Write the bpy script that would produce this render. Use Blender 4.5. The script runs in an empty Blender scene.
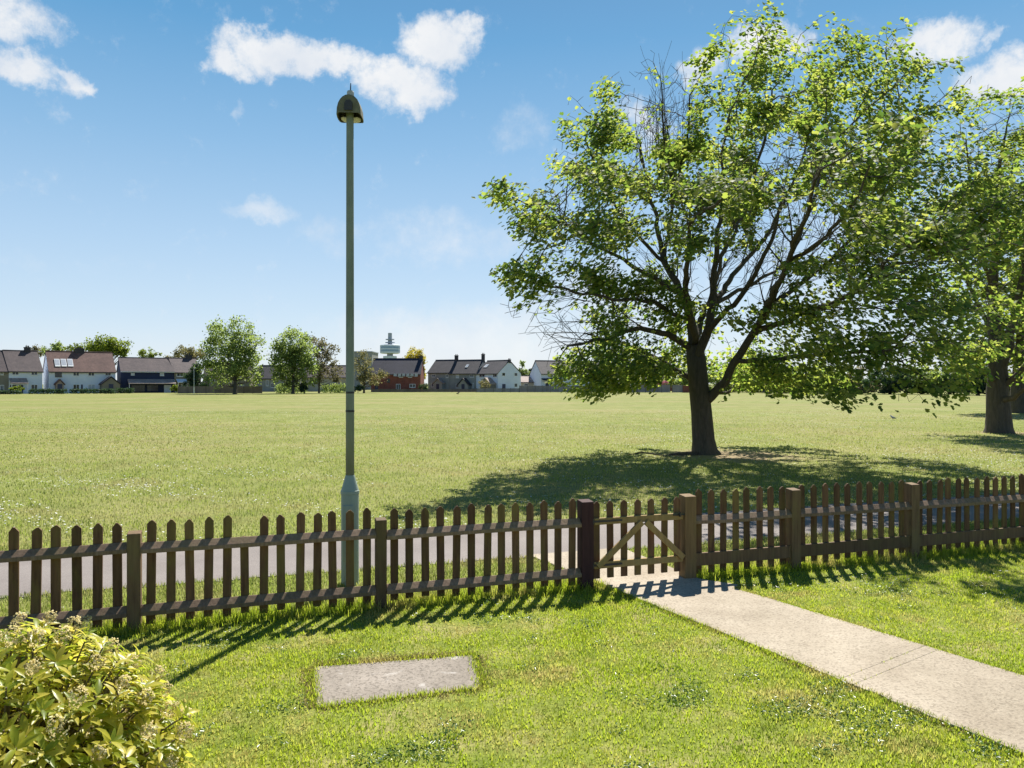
import bpy, math, random
import numpy as np
from mathutils import Vector, kdtree

R = math.radians
rng = np.random.default_rng(7)
random.seed(7)
sc = bpy.context.scene
COL = sc.collection
F, CH, HZ, CX = 760.0, 2.0, 384.0, 512.0      # survey of the place: focal length, eye height

def G(px, py):                                # a point of the level ground
    Y = F * CH / (py - HZ)
    return ((px - CX) / F * Y, Y)
def P3(px, py, Y):
    return np.array([(px - CX) / F * Y, Y, CH - (py - HZ) / F * Y])

# ------------------------------------------------------------------ materials
def new_mat(name):
    m = bpy.data.materials.new(name); m.use_nodes = True
    nt = m.node_tree; nt.nodes.clear()
    return m, nt
def nd(nt, typ, **kw):
    n = nt.nodes.new(typ)
    for k, v in kw.items():
        if k in n.inputs.keys() if isinstance(k, str) else False: n.inputs[k].default_value = v
        else: setattr(n, k, v)
    return n
def rgba(c): return (c[0], c[1], c[2], 1)
def ramp(nt, fac, stops):
    r = nt.nodes.new('ShaderNodeValToRGB'); e = r.color_ramp.elements
    while len(e) < len(stops): e.new(0.5)
    for i, (p, c) in enumerate(stops):
        e[i].position = p; e[i].color = rgba(c)
    nt.links.new(fac, r.inputs[0]); return r.outputs[0]
def noise(nt, vec, scale, detail=5, rough=0.6, dist=0):
    n = nt.nodes.new('ShaderNodeTexNoise')
    n.inputs['Scale'].default_value = scale; n.inputs['Detail'].default_value = detail
    n.inputs['Roughness'].default_value = rough; n.inputs['Distortion'].default_value = dist
    if vec is not None: nt.links.new(vec, n.inputs['Vector'])
    return n.outputs[0]
def mapping(nt, vec, scale):
    m = nt.nodes.new('ShaderNodeMapping'); m.inputs['Scale'].default_value = scale
    nt.links.new(vec, m.inputs[0]); return m.outputs[0]
def mixc(nt, fac, a, b, mode='MIX'):
    m = nt.nodes.new('ShaderNodeMix'); m.data_type = 'RGBA'; m.blend_type = mode
    for s, v in ((m.inputs[0], fac), (m.inputs[6], a), (m.inputs[7], b)):
        if isinstance(v, bpy.types.NodeSocket): nt.links.new(v, s)
        elif isinstance(v, (int, float)): s.default_value = v
        else: s.default_value = rgba(v)
    return m.outputs[2]
def math_(nt, op, a, b=0.0, c=None, clamp=False):
    m = nt.nodes.new('ShaderNodeMath'); m.operation = op; m.use_clamp = clamp
    for i, v in enumerate((a, b) if c is None else (a, b, c)):
        if isinstance(v, bpy.types.NodeSocket): nt.links.new(v, m.inputs[i])
        else: m.inputs[i].default_value = v
    return m.outputs[0]
def smooth(nt, v, lo, hi):
    m = nt.nodes.new('ShaderNodeMapRange'); m.interpolation_type = 'SMOOTHSTEP'
    m.inputs[1].default_value = lo; m.inputs[2].default_value = hi
    nt.links.new(v, m.inputs[0]); return m.outputs[0]
def coords(nt, kind='Object'):
    if kind == 'Position':
        return nt.nodes.new('ShaderNodeNewGeometry').outputs['Position']
    return nt.nodes.new('ShaderNodeTexCoord').outputs[kind]
def finish(m, nt, col, rough=0.8, bump=None, bstr=0.3, bdist=0.02, spec=0.3, metal=0.0):
    p = nt.nodes.new('ShaderNodeBsdfPrincipled'); o = nt.nodes.new('ShaderNodeOutputMaterial')
    if isinstance(col, bpy.types.NodeSocket): nt.links.new(col, p.inputs['Base Color'])
    else: p.inputs['Base Color'].default_value = rgba(col)
    p.inputs['Roughness'].default_value = rough; p.inputs['Metallic'].default_value = metal
    p.inputs['Specular IOR Level'].default_value = spec
    if bump is not None:
        b = nt.nodes.new('ShaderNodeBump'); b.inputs['Strength'].default_value = bstr
        b.inputs['Distance'].default_value = bdist
        nt.links.new(bump, b.inputs['Height']); nt.links.new(b.outputs[0], p.inputs['Normal'])
    nt.links.new(p.outputs[0], o.inputs[0]); return m
def simple(name, c1, c2, scale=4, rough=0.8, bstr=0.2, stretch=(1, 1, 1), coord='Object', rnd=0.0, spec=0.3, lo=0.3, hi=0.7, bdist=0.02):
    m, nt = new_mat(name)
    v = mapping(nt, coords(nt, coord), stretch)
    n = noise(nt, v, scale, 6)
    c = ramp(nt, n, [(lo, c1), (hi, c2)])
    if rnd:
        oi = nt.nodes.new('ShaderNodeObjectInfo')
        k = math_(nt, 'MULTIPLY_ADD', oi.outputs['Random'], 2 * rnd, 1 - rnd)
        c = mixc(nt, 1.0, c, k, 'MULTIPLY')
    return finish(m, nt, c, rough, n, bstr, bdist, spec)
def leafy(name, cols, trans, tmix=0.5, rough=0.45, big=0.35, spec=0.12):
    """leaf: colour differs from leaf to leaf and in slow patches; light passes through it"""
    m, nt = new_mat(name)
    g = nt.nodes.new('ShaderNodeNewGeometry')
    f = mixc(nt, big, g.outputs['Random Per Island'], noise(nt, g.outputs['Position'], 0.7, 3))
    c = ramp(nt, f, [(i / max(1, len(cols) - 1) * 0.8 + 0.1, k) for i, k in enumerate(cols)])
    t = ramp(nt, f, [(i / max(1, len(trans) - 1) * 0.8 + 0.1, k) for i, k in enumerate(trans)])
    p = nt.nodes.new('ShaderNodeBsdfPrincipled'); p.inputs['Roughness'].default_value = rough
    p.inputs['Specular IOR Level'].default_value = spec
    nt.links.new(c, p.inputs['Base Color'])
    tr = nt.nodes.new('ShaderNodeBsdfTranslucent'); nt.links.new(t, tr.inputs[0])
    mx = nt.nodes.new('ShaderNodeMixShader'); mx.inputs[0].default_value = tmix
    o = nt.nodes.new('ShaderNodeOutputMaterial')
    nt.links.new(p.outputs[0], mx.inputs[1]); nt.links.new(tr.outputs[0], mx.inputs[2])
    nt.links.new(mx.outputs[0], o.inputs[0]); return m

# ------------------------------------------------------------------ mesh helpers
class MB:
    def __init__(s): s.v, s.f = [], []
    def add(s, v, f):
        k = len(s.v); s.v += [tuple(map(float, a)) for a in v]; s.f += [tuple(i + k for i in q) for q in f]
    def box(s, x0, x1, y0, y1, z0, z1, T=None):
        v = [(x, y, z) for z in (z0, z1) for y in (y0, y1) for x in (x0, x1)]
        if T: v = [T(*a) for a in v]
        s.add(v, [(0, 2, 3, 1), (4, 5, 7, 6), (0, 1, 5, 4), (2, 6, 7, 3), (0, 4, 6, 2), (1, 3, 7, 5)])
    def prism(s, poly, ext, T=None):
        """poly: 3D points of a planar outline, ext: extrusion vector"""
        n = len(poly); a = [np.array(p, float) for p in poly]; e = np.array(ext, float)
        s.add(a + [p + e for p in a], [tuple(range(n))[::-1], tuple(range(n, 2 * n))] + [(i, (i + 1) % n, n + (i + 1) % n, n + i) for i in range(n)])
    def tube(s, pts, rad, sides=8, cap=True):
        pts = [np.array(p, float) for p in pts]; n = len(pts)
        if np.isscalar(rad): rad = [rad] * n
        up = None; rings = []
        for i in range(n):
            d = pts[min(i + 1, n - 1)] - pts[max(i - 1, 0)]; d /= (np.linalg.norm(d) + 1e-9)
            if up is None:
                a = np.array([1.0, 0, 0]) if abs(d[0]) < 0.8 else np.array([0, 1.0, 0])
            else: a = up
            u = a - d * a.dot(d); u /= (np.linalg.norm(u) + 1e-9); w = np.cross(d, u); up = u
            rings.append([pts[i] + rad[i] * (math.cos(t) * u + math.sin(t) * w) for t in [2 * math.pi * k / sides for k in range(sides)]])
        v = [p for r in rings for p in r]
        f = [(i * sides + k, i * sides + (k + 1) % sides, (i + 1) * sides + (k + 1) % sides, (i + 1) * sides + k) for i in range(n - 1) for k in range(sides)]
        if cap: f += [tuple(range(sides))[::-1], tuple(range((n - 1) * sides, n * sides))]
        s.add(v, f)
    def lathe(s, prof, c=(0, 0, 0), sides=24):
        v = []; f = []
        for r, z in prof:
            v += [(c[0] + r * math.cos(2 * math.pi * k / sides), c[1] + r * math.sin(2 * math.pi * k / sides), c[2] + z) for k in range(sides)]
        for i in range(len(prof) - 1):
            f += [(i * sides + k, i * sides + (k + 1) % sides, (i + 1) * sides + (k + 1) % sides, (i + 1) * sides + k) for k in range(sides)]
        f += [tuple(range(sides))[::-1], tuple(range((len(prof) - 1) * sides, len(prof) * sides))]
        s.add(v, f)
    def build(s, name, mat, parent=None, smooth=False, bevel=0.0):
        me = bpy.data.meshes.new(name); me.from_pydata(s.v, [], s.f); me.update()
        return link(name, me, mat, parent, smooth, bevel)
def link(name, me, mat, parent=None, smooth=False, bevel=0.0):
    if mat is not None: me.materials.append(mat)
    if smooth:
        me.polygons.foreach_set('use_smooth', [True] * len(me.polygons))
    o = bpy.data.objects.new(name, me); COL.objects.link(o)
    if parent is not None: o.parent = parent
    if bevel:
        b = o.modifiers.new('edge', 'BEVEL'); b.width = bevel; b.segments = 2; b.limit_method = 'ANGLE'
    return o
def np_mesh(name, V, loops, sizes, mat, parent=None):
    me = bpy.data.meshes.new(name)
    me.vertices.add(len(V)); me.vertices.foreach_set('co', np.asarray(V, np.float32).ravel())
    me.loops.add(len(loops)); me.loops.foreach_set('vertex_index', np.asarray(loops, np.int32))
    me.polygons.add(len(sizes))
    st = np.concatenate([[0], np.cumsum(sizes)[:-1]]).astype(np.int32)
    me.polygons.foreach_set('loop_start', st)
    me.update(calc_edges=True); me.validate()
    return link(name, me, mat, parent)
def stamp(P, N, T, S, tv, tf):
    """copies of one small template (leaf, blade) at points P with normals N, directions T, sizes S"""
    tv = np.array(tv, float); n = len(P); k = len(tv)
    N = N / (np.linalg.norm(N, axis=1, keepdims=True) + 1e-9)
    T = T - N * np.sum(N * T, axis=1, keepdims=True); T /= (np.linalg.norm(T, axis=1, keepdims=True) + 1e-9)
    B = np.cross(T, N)
    S = np.asarray(S).reshape(n, -1)
    if S.shape[1] == 1: S = np.repeat(S, 3, 1)
    V = P[:, None] + (tv[None, :, 0, None] * (B * S[:, :1])[:, None] + tv[None, :, 1, None] * (T * S[:, 1:2])[:, None] + tv[None, :, 2, None] * (N * S[:, 2:3])[:, None])
    fl = np.concatenate([np.array(f) for f in tf]); fs = np.array([len(f) for f in tf])
    L = (np.arange(n)[:, None] * k + fl[None]).ravel(); Z = np.tile(fs, n)
    return V.reshape(-1, 3), L, Z
def tag(o, label, cat, group=None, kind=None):
    if label: o['label'] = label
    if cat: o['category'] = cat
    if group: o['group'] = group
    if kind: o['kind'] = kind
    return o
def thing(name, label, cat, loc=(0, 0, 0), rz=0.0, group=None):
    o = bpy.data.objects.new(name, None); COL.objects.link(o)
    o.location = loc; o.rotation_euler = (0, 0, rz); o.empty_display_size = 0.2
    return tag(o, label, cat, group)

MAPLE = ([(0, 0, 0), (0, 1.0, -.12), (-.22, .02, .05), (-.52, .28, .10), (-.30, .50, .05), (-.42, .78, .02), (.22, .02, .05), (.52, .28, .10), (.30, .50, .05), (.42, .78, .02)],
         [(0, 1, 5, 4, 3, 2), (0, 6, 7, 8, 9, 1)])
OVAL = ([(0, 0, 0), (0, 1, -.1), (-.22, .3, .06), (-.2, .7, .03), (.22, .3, .06), (.2, .7, .03)], [(0, 1, 3, 2), (0, 4, 5, 1)])
CLUMP = ([(-.5, 0, 0), (.1, -.3, .1), (.5, .2, 0), (.2, .5, .15), (-.3, .6, -.1)], [(0, 1, 2, 3, 4)])

# ------------------------------------------------------------------ world, sun, camera
SUN_AZ, SUN_EL = R(14.5), R(50)
sun_dir = Vector((math.sin(SUN_AZ) * math.cos(SUN_EL), math.cos(SUN_AZ) * math.cos(SUN_EL), math.sin(SUN_EL)))
w = bpy.data.worlds.new("World"); sc.world = w; w.use_nodes = True
nt = w.node_tree; nt.nodes.clear()
sky = nt.nodes.new('ShaderNodeTexSky'); sky.sky_type = 'NISHITA'; sky.sun_disc = False
sky.sun_elevation = SUN_EL; sky.sun_rotation = SUN_AZ
sky.air_density = 1.0; sky.dust_density = 0.6; sky.ozone_density = 2.0
gen = nt.nodes.new('ShaderNodeTexCoord').outputs['Generated']
nrm = nt.nodes.new('ShaderNodeVectorMath'); nrm.operation = 'NORMALIZE'; nt.links.new(gen, nrm.inputs[0])
sep = nt.nodes.new('ShaderNodeSeparateXYZ'); nt.links.new(nrm.outputs[0], sep.inputs[0])
az = math_(nt, 'ARCTAN2', sep.outputs[0], sep.outputs[1]); el = math_(nt, 'ARCSINE', sep.outputs[2])
wn = nt.nodes.new('ShaderNodeTexNoise'); wn.inputs['Scale'].default_value = 16; wn.inputs['Detail'].default_value = 7; wn.inputs['Roughness'].default_value = 0.62
nt.links.new(nrm.outputs[0], wn.inputs['Vector'])
wsep = nt.nodes.new('ShaderNodeSeparateColor'); nt.links.new(wn.outputs['Color'], wsep.inputs[0])
waz = math_(nt, 'MULTIPLY_ADD', math_(nt, 'SUBTRACT', wsep.outputs[0], 0.5), 0.11, az)
wel = math_(nt, 'MULTIPLY_ADD', math_(nt, 'SUBTRACT', wsep.outputs[1], 0.5), 0.08, el)
def cloud_mask(items):
    tot = None
    for px, py, rx, ry, amp in items:
        a = math.atan((px - CX) / F); q = math.sqrt(F * F + (px - CX) ** 2); e = math.atan((HZ - py) / q)
        ra, re = rx / F * math.cos(a) ** 2, ry / F * math.cos(a) * math.cos(e) ** 2
        dx = math_(nt, 'MULTIPLY', math_(nt, 'SUBTRACT', waz, a), 1 / ra)
        dy = math_(nt, 'MULTIPLY', math_(nt, 'SUBTRACT', wel, e), 1 / re)
        d = math_(nt, 'MULTIPLY_ADD', dx, dx, math_(nt, 'MULTIPLY', dy, dy))
        v = math_(nt, 'MULTIPLY', math_(nt, 'SUBTRACT', 1.0, d, clamp=True), amp)
        tot = v if tot is None else math_(nt, 'MAXIMUM', tot, v)
    return tot
puff = cloud_mask([(4, 18, 74, 44, 1), (20, 74, 76, 28, 1), (74, 80, 30, 14, .8), (268, 52, 72, 30, 1), (232, 62, 44, 22, .9), (335, 64, 74, 26, 1), (400, 84, 60, 32, 1),
                   (446, 44, 50, 38, 1), (470, 30, 30, 18, .8), (705, 70, 34, 34, .9), (765, 40, 52, 26, 1), (940, 42, 56, 32, .9), (1010, 78, 80, 36, .95), (992, 36, 20, 12, .6), (640, 130, 40, 40, .6)])
wisp = cloud_mask([(523, 128, 34, 32, .5), (262, 212, 52, 20, .8), (455, 236, 110, 38, .6), (330, 236, 60, 24, .5), (238, 112, 12, 12, .6), (460, 345, 190, 60, .9), (620, 300, 150, 60, .7), (840, 280, 160, 130, .5), (50, 260, 200, 18, .25)])
fn = noise(nt, nrm.outputs[0], 26, 10, 0.68)
pm = smooth(nt, math_(nt, 'MULTIPLY_ADD', math_(nt, 'SUBTRACT', fn, 0.5), 1.7, puff), 0.10, 0.95)
wm = math_(nt, 'MULTIPLY', smooth(nt, math_(nt, 'MULTIPLY_ADD', math_(nt, 'SUBTRACT', fn, 0.55), 1.1, wisp), 0.1, 1.0), 0.6)
cm = math_(nt, 'MAXIMUM', pm, wm)
hsv = nt.nodes.new('ShaderNodeHueSaturation'); hsv.inputs['Saturation'].default_value = 1.18; hsv.inputs['Value'].default_value = 1.0
nt.links.new(sky.outputs[0], hsv.inputs['Color'])
SKY_STR = 0.05
cloudc = ramp(nt, noise(nt, nrm.outputs[0], 12, 5), [(0.3, (.80, .84, .90)), (0.65, (.97, .97, .97))])
CLOUD_GAIN = 8.0
cg = nt.nodes.new('ShaderNodeVectorMath'); cg.operation = 'SCALE'; cg.inputs['Scale'].default_value = CLOUD_GAIN
nt.links.new(cloudc, cg.inputs[0])
grad = ramp(nt, math_(nt, 'MULTIPLY', el, 2 / math.pi), [(0, (.81, .875, .945)), (.053, (.605, .757, .914)), (.111, (.46, .655, .87)), (.189, (.275, .51, .77)), (.27, (.125, .37, .655)), (.42, (.035, .16, .38)), (1, (.012, .065, .20))])
gs = nt.nodes.new('ShaderNodeVectorMath'); gs.operation = 'SCALE'; gs.inputs['Scale'].default_value = 8.3; nt.links.new(grad, gs.inputs[0])
clear_sky = mixc(nt, .85, hsv.outputs[0], gs.outputs[0])
final = mixc(nt, math_(nt, 'MULTIPLY', cm, 0.94), clear_sky, cg.outputs[0])
bg = nt.nodes.new('ShaderNodeBackground'); bg.inputs[1].default_value = SKY_STR
nt.links.new(final, bg.inputs[0])
wo = nt.nodes.new('ShaderNodeOutputWorld'); nt.links.new(bg.outputs[0], wo.inputs[0])

sl = bpy.data.lights.new('sun', 'SUN'); sl.energy = 4.0; sl.angle = R(0.53); sl.color = (1.0, 0.95, 0.87)
so = bpy.data.objects.new('sun', sl); COL.objects.link(so)
so.rotation_euler = (-sun_dir).to_track_quat('-Z', 'Y').to_euler(); so.location = (5, 10, 40)

cd = bpy.data.cameras.new('camera'); cam = bpy.data.objects.new('camera', cd); COL.objects.link(cam)
cam.location = (0, 0, CH); cam.rotation_euler = (R(90), 0, 0)
cd.sensor_width = 36; cd.lens = F / 1024 * 36; cd.clip_end = 6000; cd.clip_start = 0.05
sc.camera = cam
sc.view_settings.view_transform = 'Standard'; sc.view_settings.look = 'None'
sc.view_settings.exposure = 1.3; sc.view_settings.gamma = 1.0; sc.view_settings.use_curve_mapping = False
sc.cycles.max_bounces = 6; sc.cycles.diffuse_bounces = 3; sc.cycles.transmission_bounces = 4; sc.cycles.transparent_max_bounces = 4
sc.cycles.use_denoising = True
sc.cycles.sample_clamp_indirect = 6.0

# ------------------------------------------------------------------ the layout of the garden front
FS = 0.337; FA = math.atan(FS); FC = 7.2             # fence line Y = FC + FS X
fu = np.array([math.cos(FA), math.sin(FA)]); fn_ = np.array([-math.sin(FA), math.cos(FA)])
F0 = np.array([0, FC])
def fence_xy(s, t): return F0 + fu * s + fn_ * t     # along / away from the house
def fence_st(x, y):
    d = np.stack([np.asarray(x) - F0[0], np.asarray(y) - F0[1]], -1)
    return d @ fu, d @ fn_
TAR0, TAR1 = 1.42, 3.4
PL = [np.array(G(600, 585)), np.array(G(1024, 757))]  # garden path edges
PR = [np.array(G(735, 590)), np.array(G(1024, 678))]
TREE = G(705, 454); TREE2 = G(999, 433); TREE3 = G(1019, 413)

# ------------------------------------------------------------------ ground
def ground_mat():
    m, nt = new_mat('mown_field')
    pos = coords(nt, 'Position')
    a = noise(nt, pos, 0.10, 4); b = noise(nt, mapping(nt, pos, (1, .55, 1)), 0.9, 6, .65); c = noise(nt, pos, 14, 6, .7)
    col = ramp(nt, b, [(0.30, (.140, .168, .038)), (0.5, (.192, .212, .062)), (0.7, (.245, .25, .095))])
    col = mixc(nt, 1.0, col, ramp(nt, noise(nt, mapping(nt, pos, (.012, .16, 1)), 1.0, 5, .6), [(.3, (.84, .86, .80)), (.7, (1.10, 1.08, 1.12))]), 'MULTIPLY')
    col = mixc(nt, math_(nt, 'MULTIPLY', smooth(nt, a, .40, .68), .6), col, (.26, .225, .105))
    col = mixc(nt, 1.0, col, ramp(nt, c, [(.25, (.55, .55, .55)), (.75, (1.35, 1.35, 1.25))]), 'MULTIPLY')
    # clover and daisies in drifts: small pale dots
    vo = nt.nodes.new('ShaderNodeTexVoronoi'); vo.inputs['Scale'].default_value = 5.0; nt.links.new(pos, vo.inputs['Vector'])
    drift = smooth(nt, noise(nt, mapping(nt, pos, (1, .5, 1)), 0.22, 4, .7), .50, .66)
    dot = math_(nt, 'MULTIPLY', math_(nt, 'SUBTRACT', 1.0, smooth(nt, vo.outputs[0], .12, .30)), drift)
    col = mixc(nt, math_(nt, 'MULTIPLY', dot, .75), col, (.50, .50, .42))
    # worn earth under the two trees
    for (tx, ty), r0, r1 in ((TREE, .6, 2.7), (TREE2, .6, 2.2)):
        vm = nt.nodes.new('ShaderNodeVectorMath'); vm.operation = 'DISTANCE'; vm.inputs[1].default_value = (tx + .7, ty - .3, 0)
        nt.links.new(pos, vm.inputs[0])
        d = math_(nt, 'MULTIPLY_ADD', math_(nt, 'SUBTRACT', noise(nt, pos, 1.6, 5), .5), 3.4, vm.outputs['Value'])
        k = math_(nt, 'SUBTRACT', 1.0, smooth(nt, d, r0, r1))
        col = mixc(nt, math_(nt, 'MULTIPLY', k, .85), col, (.27, .20, .125))
    return finish(m, nt, col, .95, c, .5, .03, .1)
M_field = ground_mat()
def lawn_mat():
    m, nt = new_mat('lawn_soil_and_thatch')
    pos = coords(nt, 'Position')
    b = noise(nt, pos, 2.2, 6, .65); c = noise(nt, pos, 30, 5, .7)
    col = ramp(nt, b, [(0.3, (.14, .185, .028)), (0.5, (.215, .25, .048)), (0.72, (.36, .31, .14))])
    col = mixc(nt, 1.0, col, ramp(nt, c, [(.25, (.45, .45, .45)), (.75, (1.3, 1.3, 1.2))]), 'MULTIPLY')
    return finish(m, nt, col, .95, c, .6, .03, .1)
M_lawn = lawn_mat()

mb = MB()
# one sheet to the horizon: fine near the garden
xs = [-3000, -800, -200, -60, -20, 0, 20, 60, 200, 800, 3000]; ys = [-300, -20, 0, 10, 20, 40, 80, 140, 250, 800, 4500]
mb.v = [(x, y, 0) for y in ys for x in xs]; nx = len(xs)
mb.f = [(j * nx + i, j * nx + i + 1, (j + 1) * nx + i + 1, (j + 1) * nx + i) for j in range(len(ys) - 1) for i in range(nx - 1)]
tag(mb.build('ground', M_field), None, None, kind='structure')

def strip(name, edge0, edge1, z, mat, n=200, jit=0.02, thick=0.0):
    """a long sheet between two polylines given as functions of 0..1, edges a little ragged"""
    v = []; f = []
    for i in range(n + 1):
        a = np.array(edge0(i / n)) + rng.normal(0, jit, 2); b = np.array(edge1(i / n)) + rng.normal(0, jit, 2)
        v += [(a[0], a[1], z), (b[0], b[1], z)]
        if i: f.append((2 * i - 2, 2 * i - 1, 2 * i + 1, 2 * i)[::-1] if False else (2 * i - 2, 2 * i, 2 * i + 1, 2 * i - 1))
    me = MB(); me.v = v; me.f = f
    o = me.build(name, mat); tag(o, None, None, kind='structure'); return o
# lawn sheet in front of the house, 4 mm above the field sheet
mb = MB(); a, b = fence_xy(-14, .05), fence_xy(16, .05)
mb.add([(a[0], a[1], .004), (a[0], -8, .004), (b[0], -8, .004), (b[0], b[1], .004)], [(0, 1, 2, 3)])
tag(mb.build('garden_lawn', M_lawn), None, None, kind='structure')

def tarmac_mat():
    m, nt = new_mat('worn_tarmac')
    pos = coords(nt, 'Position')
    a = noise(nt, pos, .8, 5); c = noise(nt, pos, 90, 4, .8)
    vo = nt.nodes.new('ShaderNodeTexVoronoi'); vo.inputs['Scale'].default_value = 110; nt.links.new(pos, vo.inputs['Vector'])
    col = ramp(nt, a, [(.3, (.165, .142, .130)), (.7, (.225, .198, .180))])
    col = mixc(nt, 1.0, col, ramp(nt, c, [(.3, (.7, .7, .7)), (.7, (1.25, 1.25, 1.25))]), 'MULTIPLY')
    return finish(m, nt, col, .85, vo.outputs[0], .4, .006, .25)
strip('tarmac_footpath', lambda t: fence_xy(-60 + 120 * t, TAR0), lambda t: fence_xy(-60 + 120 * t, TAR1), .008, tarmac_mat(), 500, .03)

def concrete_mat(name, c1, c2, dark, spots=0.0):
    m, nt = new_mat(name)
    pos = coords(nt, 'Position')
    a = noise(nt, pos, 1.6, 6, .6); c = noise(nt, pos, 46, 5, .75)
    vo = nt.nodes.new('ShaderNodeTexVoronoi'); vo.inputs['Scale'].default_value = 75; nt.links.new(pos, vo.inputs['Vector'])
    col = ramp(nt, a, [(.3, c1), (.7, c2)])
    vs = nt.nodes.new('ShaderNodeSeparateColor'); nt.links.new(vo.outputs['Color'], vs.inputs[0])
    col = mixc(nt, math_(nt, 'MULTIPLY', smooth(nt, vs.outputs[0], .72, .9), .55), col, dark)
    col = mixc(nt, math_(nt, 'MULTIPLY', smooth(nt, noise(nt, pos, 9, 6, .7), .58, .72), .45), col, dark)
    col = mixc(nt, 1.0, col, ramp(nt, c, [(.3, (.78, .78, .78)), (.7, (1.18, 1.18, 1.18))]), 'MULTIPLY')
    col = mixc(nt, 1.0, col, ramp(nt, noise(nt, pos, .75, 5, .7), [(.35, (.80, .79, .77)), (.6, (1.05, 1.05, 1.05))]), 'MULTIPLY')
    if spots:
        k = smooth(nt, noise(nt, pos, 5.5, 6, .6), .58, .68)
        col = mixc(nt, math_(nt, 'MULTIPLY', k, spots), col, (.42, .39, .35))
    return finish(m, nt, col, .9, vo.outputs[0], .35, .006, .2)
M_conc = concrete_mat('buff_concrete', (.325, .272, .202), (.42, .362, .278), (.20, .163, .12))
M_slab = concrete_mat('grey_slab_concrete', (.225, .195, .160), (.305, .265, .222), (.10, .085, .068), .75)

def lerp2(e, y):
    t = (y - e[0][1]) / (e[1][1] - e[0][1]); return e[0] + (e[1] - e[0]) * t
# garden path: cast bays with a joint between them
gp = thing('garden_path', None, None); gp['kind'] = 'structure'
j0, j1 = np.array(G(836, 684)), np.array(G(925, 648.5))
jd = (j1 - j0) / np.linalg.norm(j1 - j0)
def edge_hit(e, p, d):                                # where the line p + s d meets an edge line
    ed = e[1] - e[0]; A = np.array([[d[0], -ed[0]], [d[1], -ed[1]]]); s, t = np.linalg.solve(A, e[0] - p); return e[0] + ed * t
jl, jr = edge_hit(PL, j0, jd), edge_hit(PR, j1, jd)
pd = (PL[1] - PL[0]) / np.linalg.norm(PL[1] - PL[0])
gate_l, gate_r = fence_xy(.80, .0), fence_xy(1.93, .0)
far_l, far_r = fence_xy(.70, TAR0 + .06), fence_xy(1.90, TAR0 + .06)
top_r = np.array(G(738, 586.5))
bays = [[far_l, PL[0], jl - pd * .004, jr - pd * .004, PR[0], top_r, fence_xy(1.98, -.10), far_r],
        [jl + pd * .002, jl + pd * .10, jr + pd * .10, jr + pd * .002],
        [jl + pd * .105, lerp2(PL, 1.9), lerp2(PR, 2.6), jr + pd * .105],
        [lerp2(PL, 1.87), lerp2(PL, -3), lerp2(PR, -3), lerp2(PR, 2.57)]]
for b in bays:
    q = MB(); bp = []
    for i in range(len(b)):
        p0, p1 = np.array(b[i]), np.array(b[(i + 1) % len(b)]); m_ = max(1, int(np.linalg.norm(p1 - p0) / .07)); long_ = abs((p1 - p0) @ pd) > .5 * np.linalg.norm(p1 - p0)
        bp += [p0 + (p1 - p0) * k / m_ + (rng.normal(0, .006, 2) if k and long_ else 0) for k in range(m_)]
    q.prism([(p[0], p[1], -.05) for p in bp], (0, 0, .071)); q.build('concrete_bay', M_conc, gp, bevel=.004)
q = MB(); fb = [jl - pd * .05, jl + pd * .16, jr + pd * .16, jr - pd * .05]
q.prism([(p[0] * .998 + .002 * np.mean([k[0] for k in fb]), p[1], -.045) for p in fb], (0, 0, .0635)); q.build('joint_filler', M_conc, gp)
def in_poly(x, y, poly):
    ins = np.zeros(len(x), bool); n = len(poly)
    for i in range(n):
        (x0, y0), (x1, y1) = poly[i], poly[(i + 1) % n]
        c = ((y0 > y) != (y1 > y)) & (x < (x1 - x0) * (y - y0) / (y1 - y0 + 1e-12) + x0)
        ins ^= c
    return ins
slab_poly = [G(313, 668), G(474, 656), G(481, 689), G(316, 709)]
# slab with slightly chipped outline
sp = []
for i in range(4):
    a, b = np.array(slab_poly[i]), np.array(slab_poly[(i + 1) % 4])
    for k in range(14):
        sp.append(a + (b - a) * k / 14 + rng.normal(0, .005, 2))
q = MB(); q.prism([(p[0], p[1], -.04) for p in sp[::-1]], (0, 0, .052))
tag(q.build('concrete_slab', M_slab, bevel=.008), 'weathered grey concrete slab with pale lichen spots set into the front lawn', 'slab')

# ------------------------------------------------------------------ grass blades
M_blade = leafy('grass_blade', [(.125, .170, .016), (.215, .250, .026), (.295, .305, .040), (.42, .38, .12)],
                [(.27, .43, .022), (.43, .58, .034), (.58, .64, .065), (.64, .57, .17)], .5, .5, .62)
def patch_up(m, straw, dark, s1, s2, k1, k2):
    nt = m.node_tree; p = [n for n in nt.nodes if n.type == 'BSDF_PRINCIPLED'][0]; t = [n for n in nt.nodes if n.type == 'BSDF_TRANSLUCENT'][0]
    pos = coords(nt, 'Position')
    a = math_(nt, 'MULTIPLY', smooth(nt, noise(nt, pos, s1, 5, .65), .50, .64), k1); b = math_(nt, 'MULTIPLY', smooth(nt, noise(nt, mapping(nt, pos, (1, 1.3, 1)), s2, 5, .65), .52, .68), k2)
    for n, i, g in ((p, 'Base Color', 1.0), (t, 'Color', 1.6)):
        src = n.inputs[i].links[0].from_socket
        c = mixc(nt, b, src, tuple(v * g for v in dark)); c = mixc(nt, a, c, tuple(v * g for v in straw)); nt.links.new(c, n.inputs[i])
patch_up(M_blade, (.40, .32, .13), (.085, .150, .020), 1.5, 2.3, .75, .7)
M_fblade = leafy('field_grass_blade', [(.14, .18, .030), (.205, .232, .048), (.262, .272, .08), (.34, .31, .14)],
                 [(.26, .40, .045), (.36, .45, .08), (.44, .47, .13), (.50, .45, .20)], .45, .55, .5)
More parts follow.
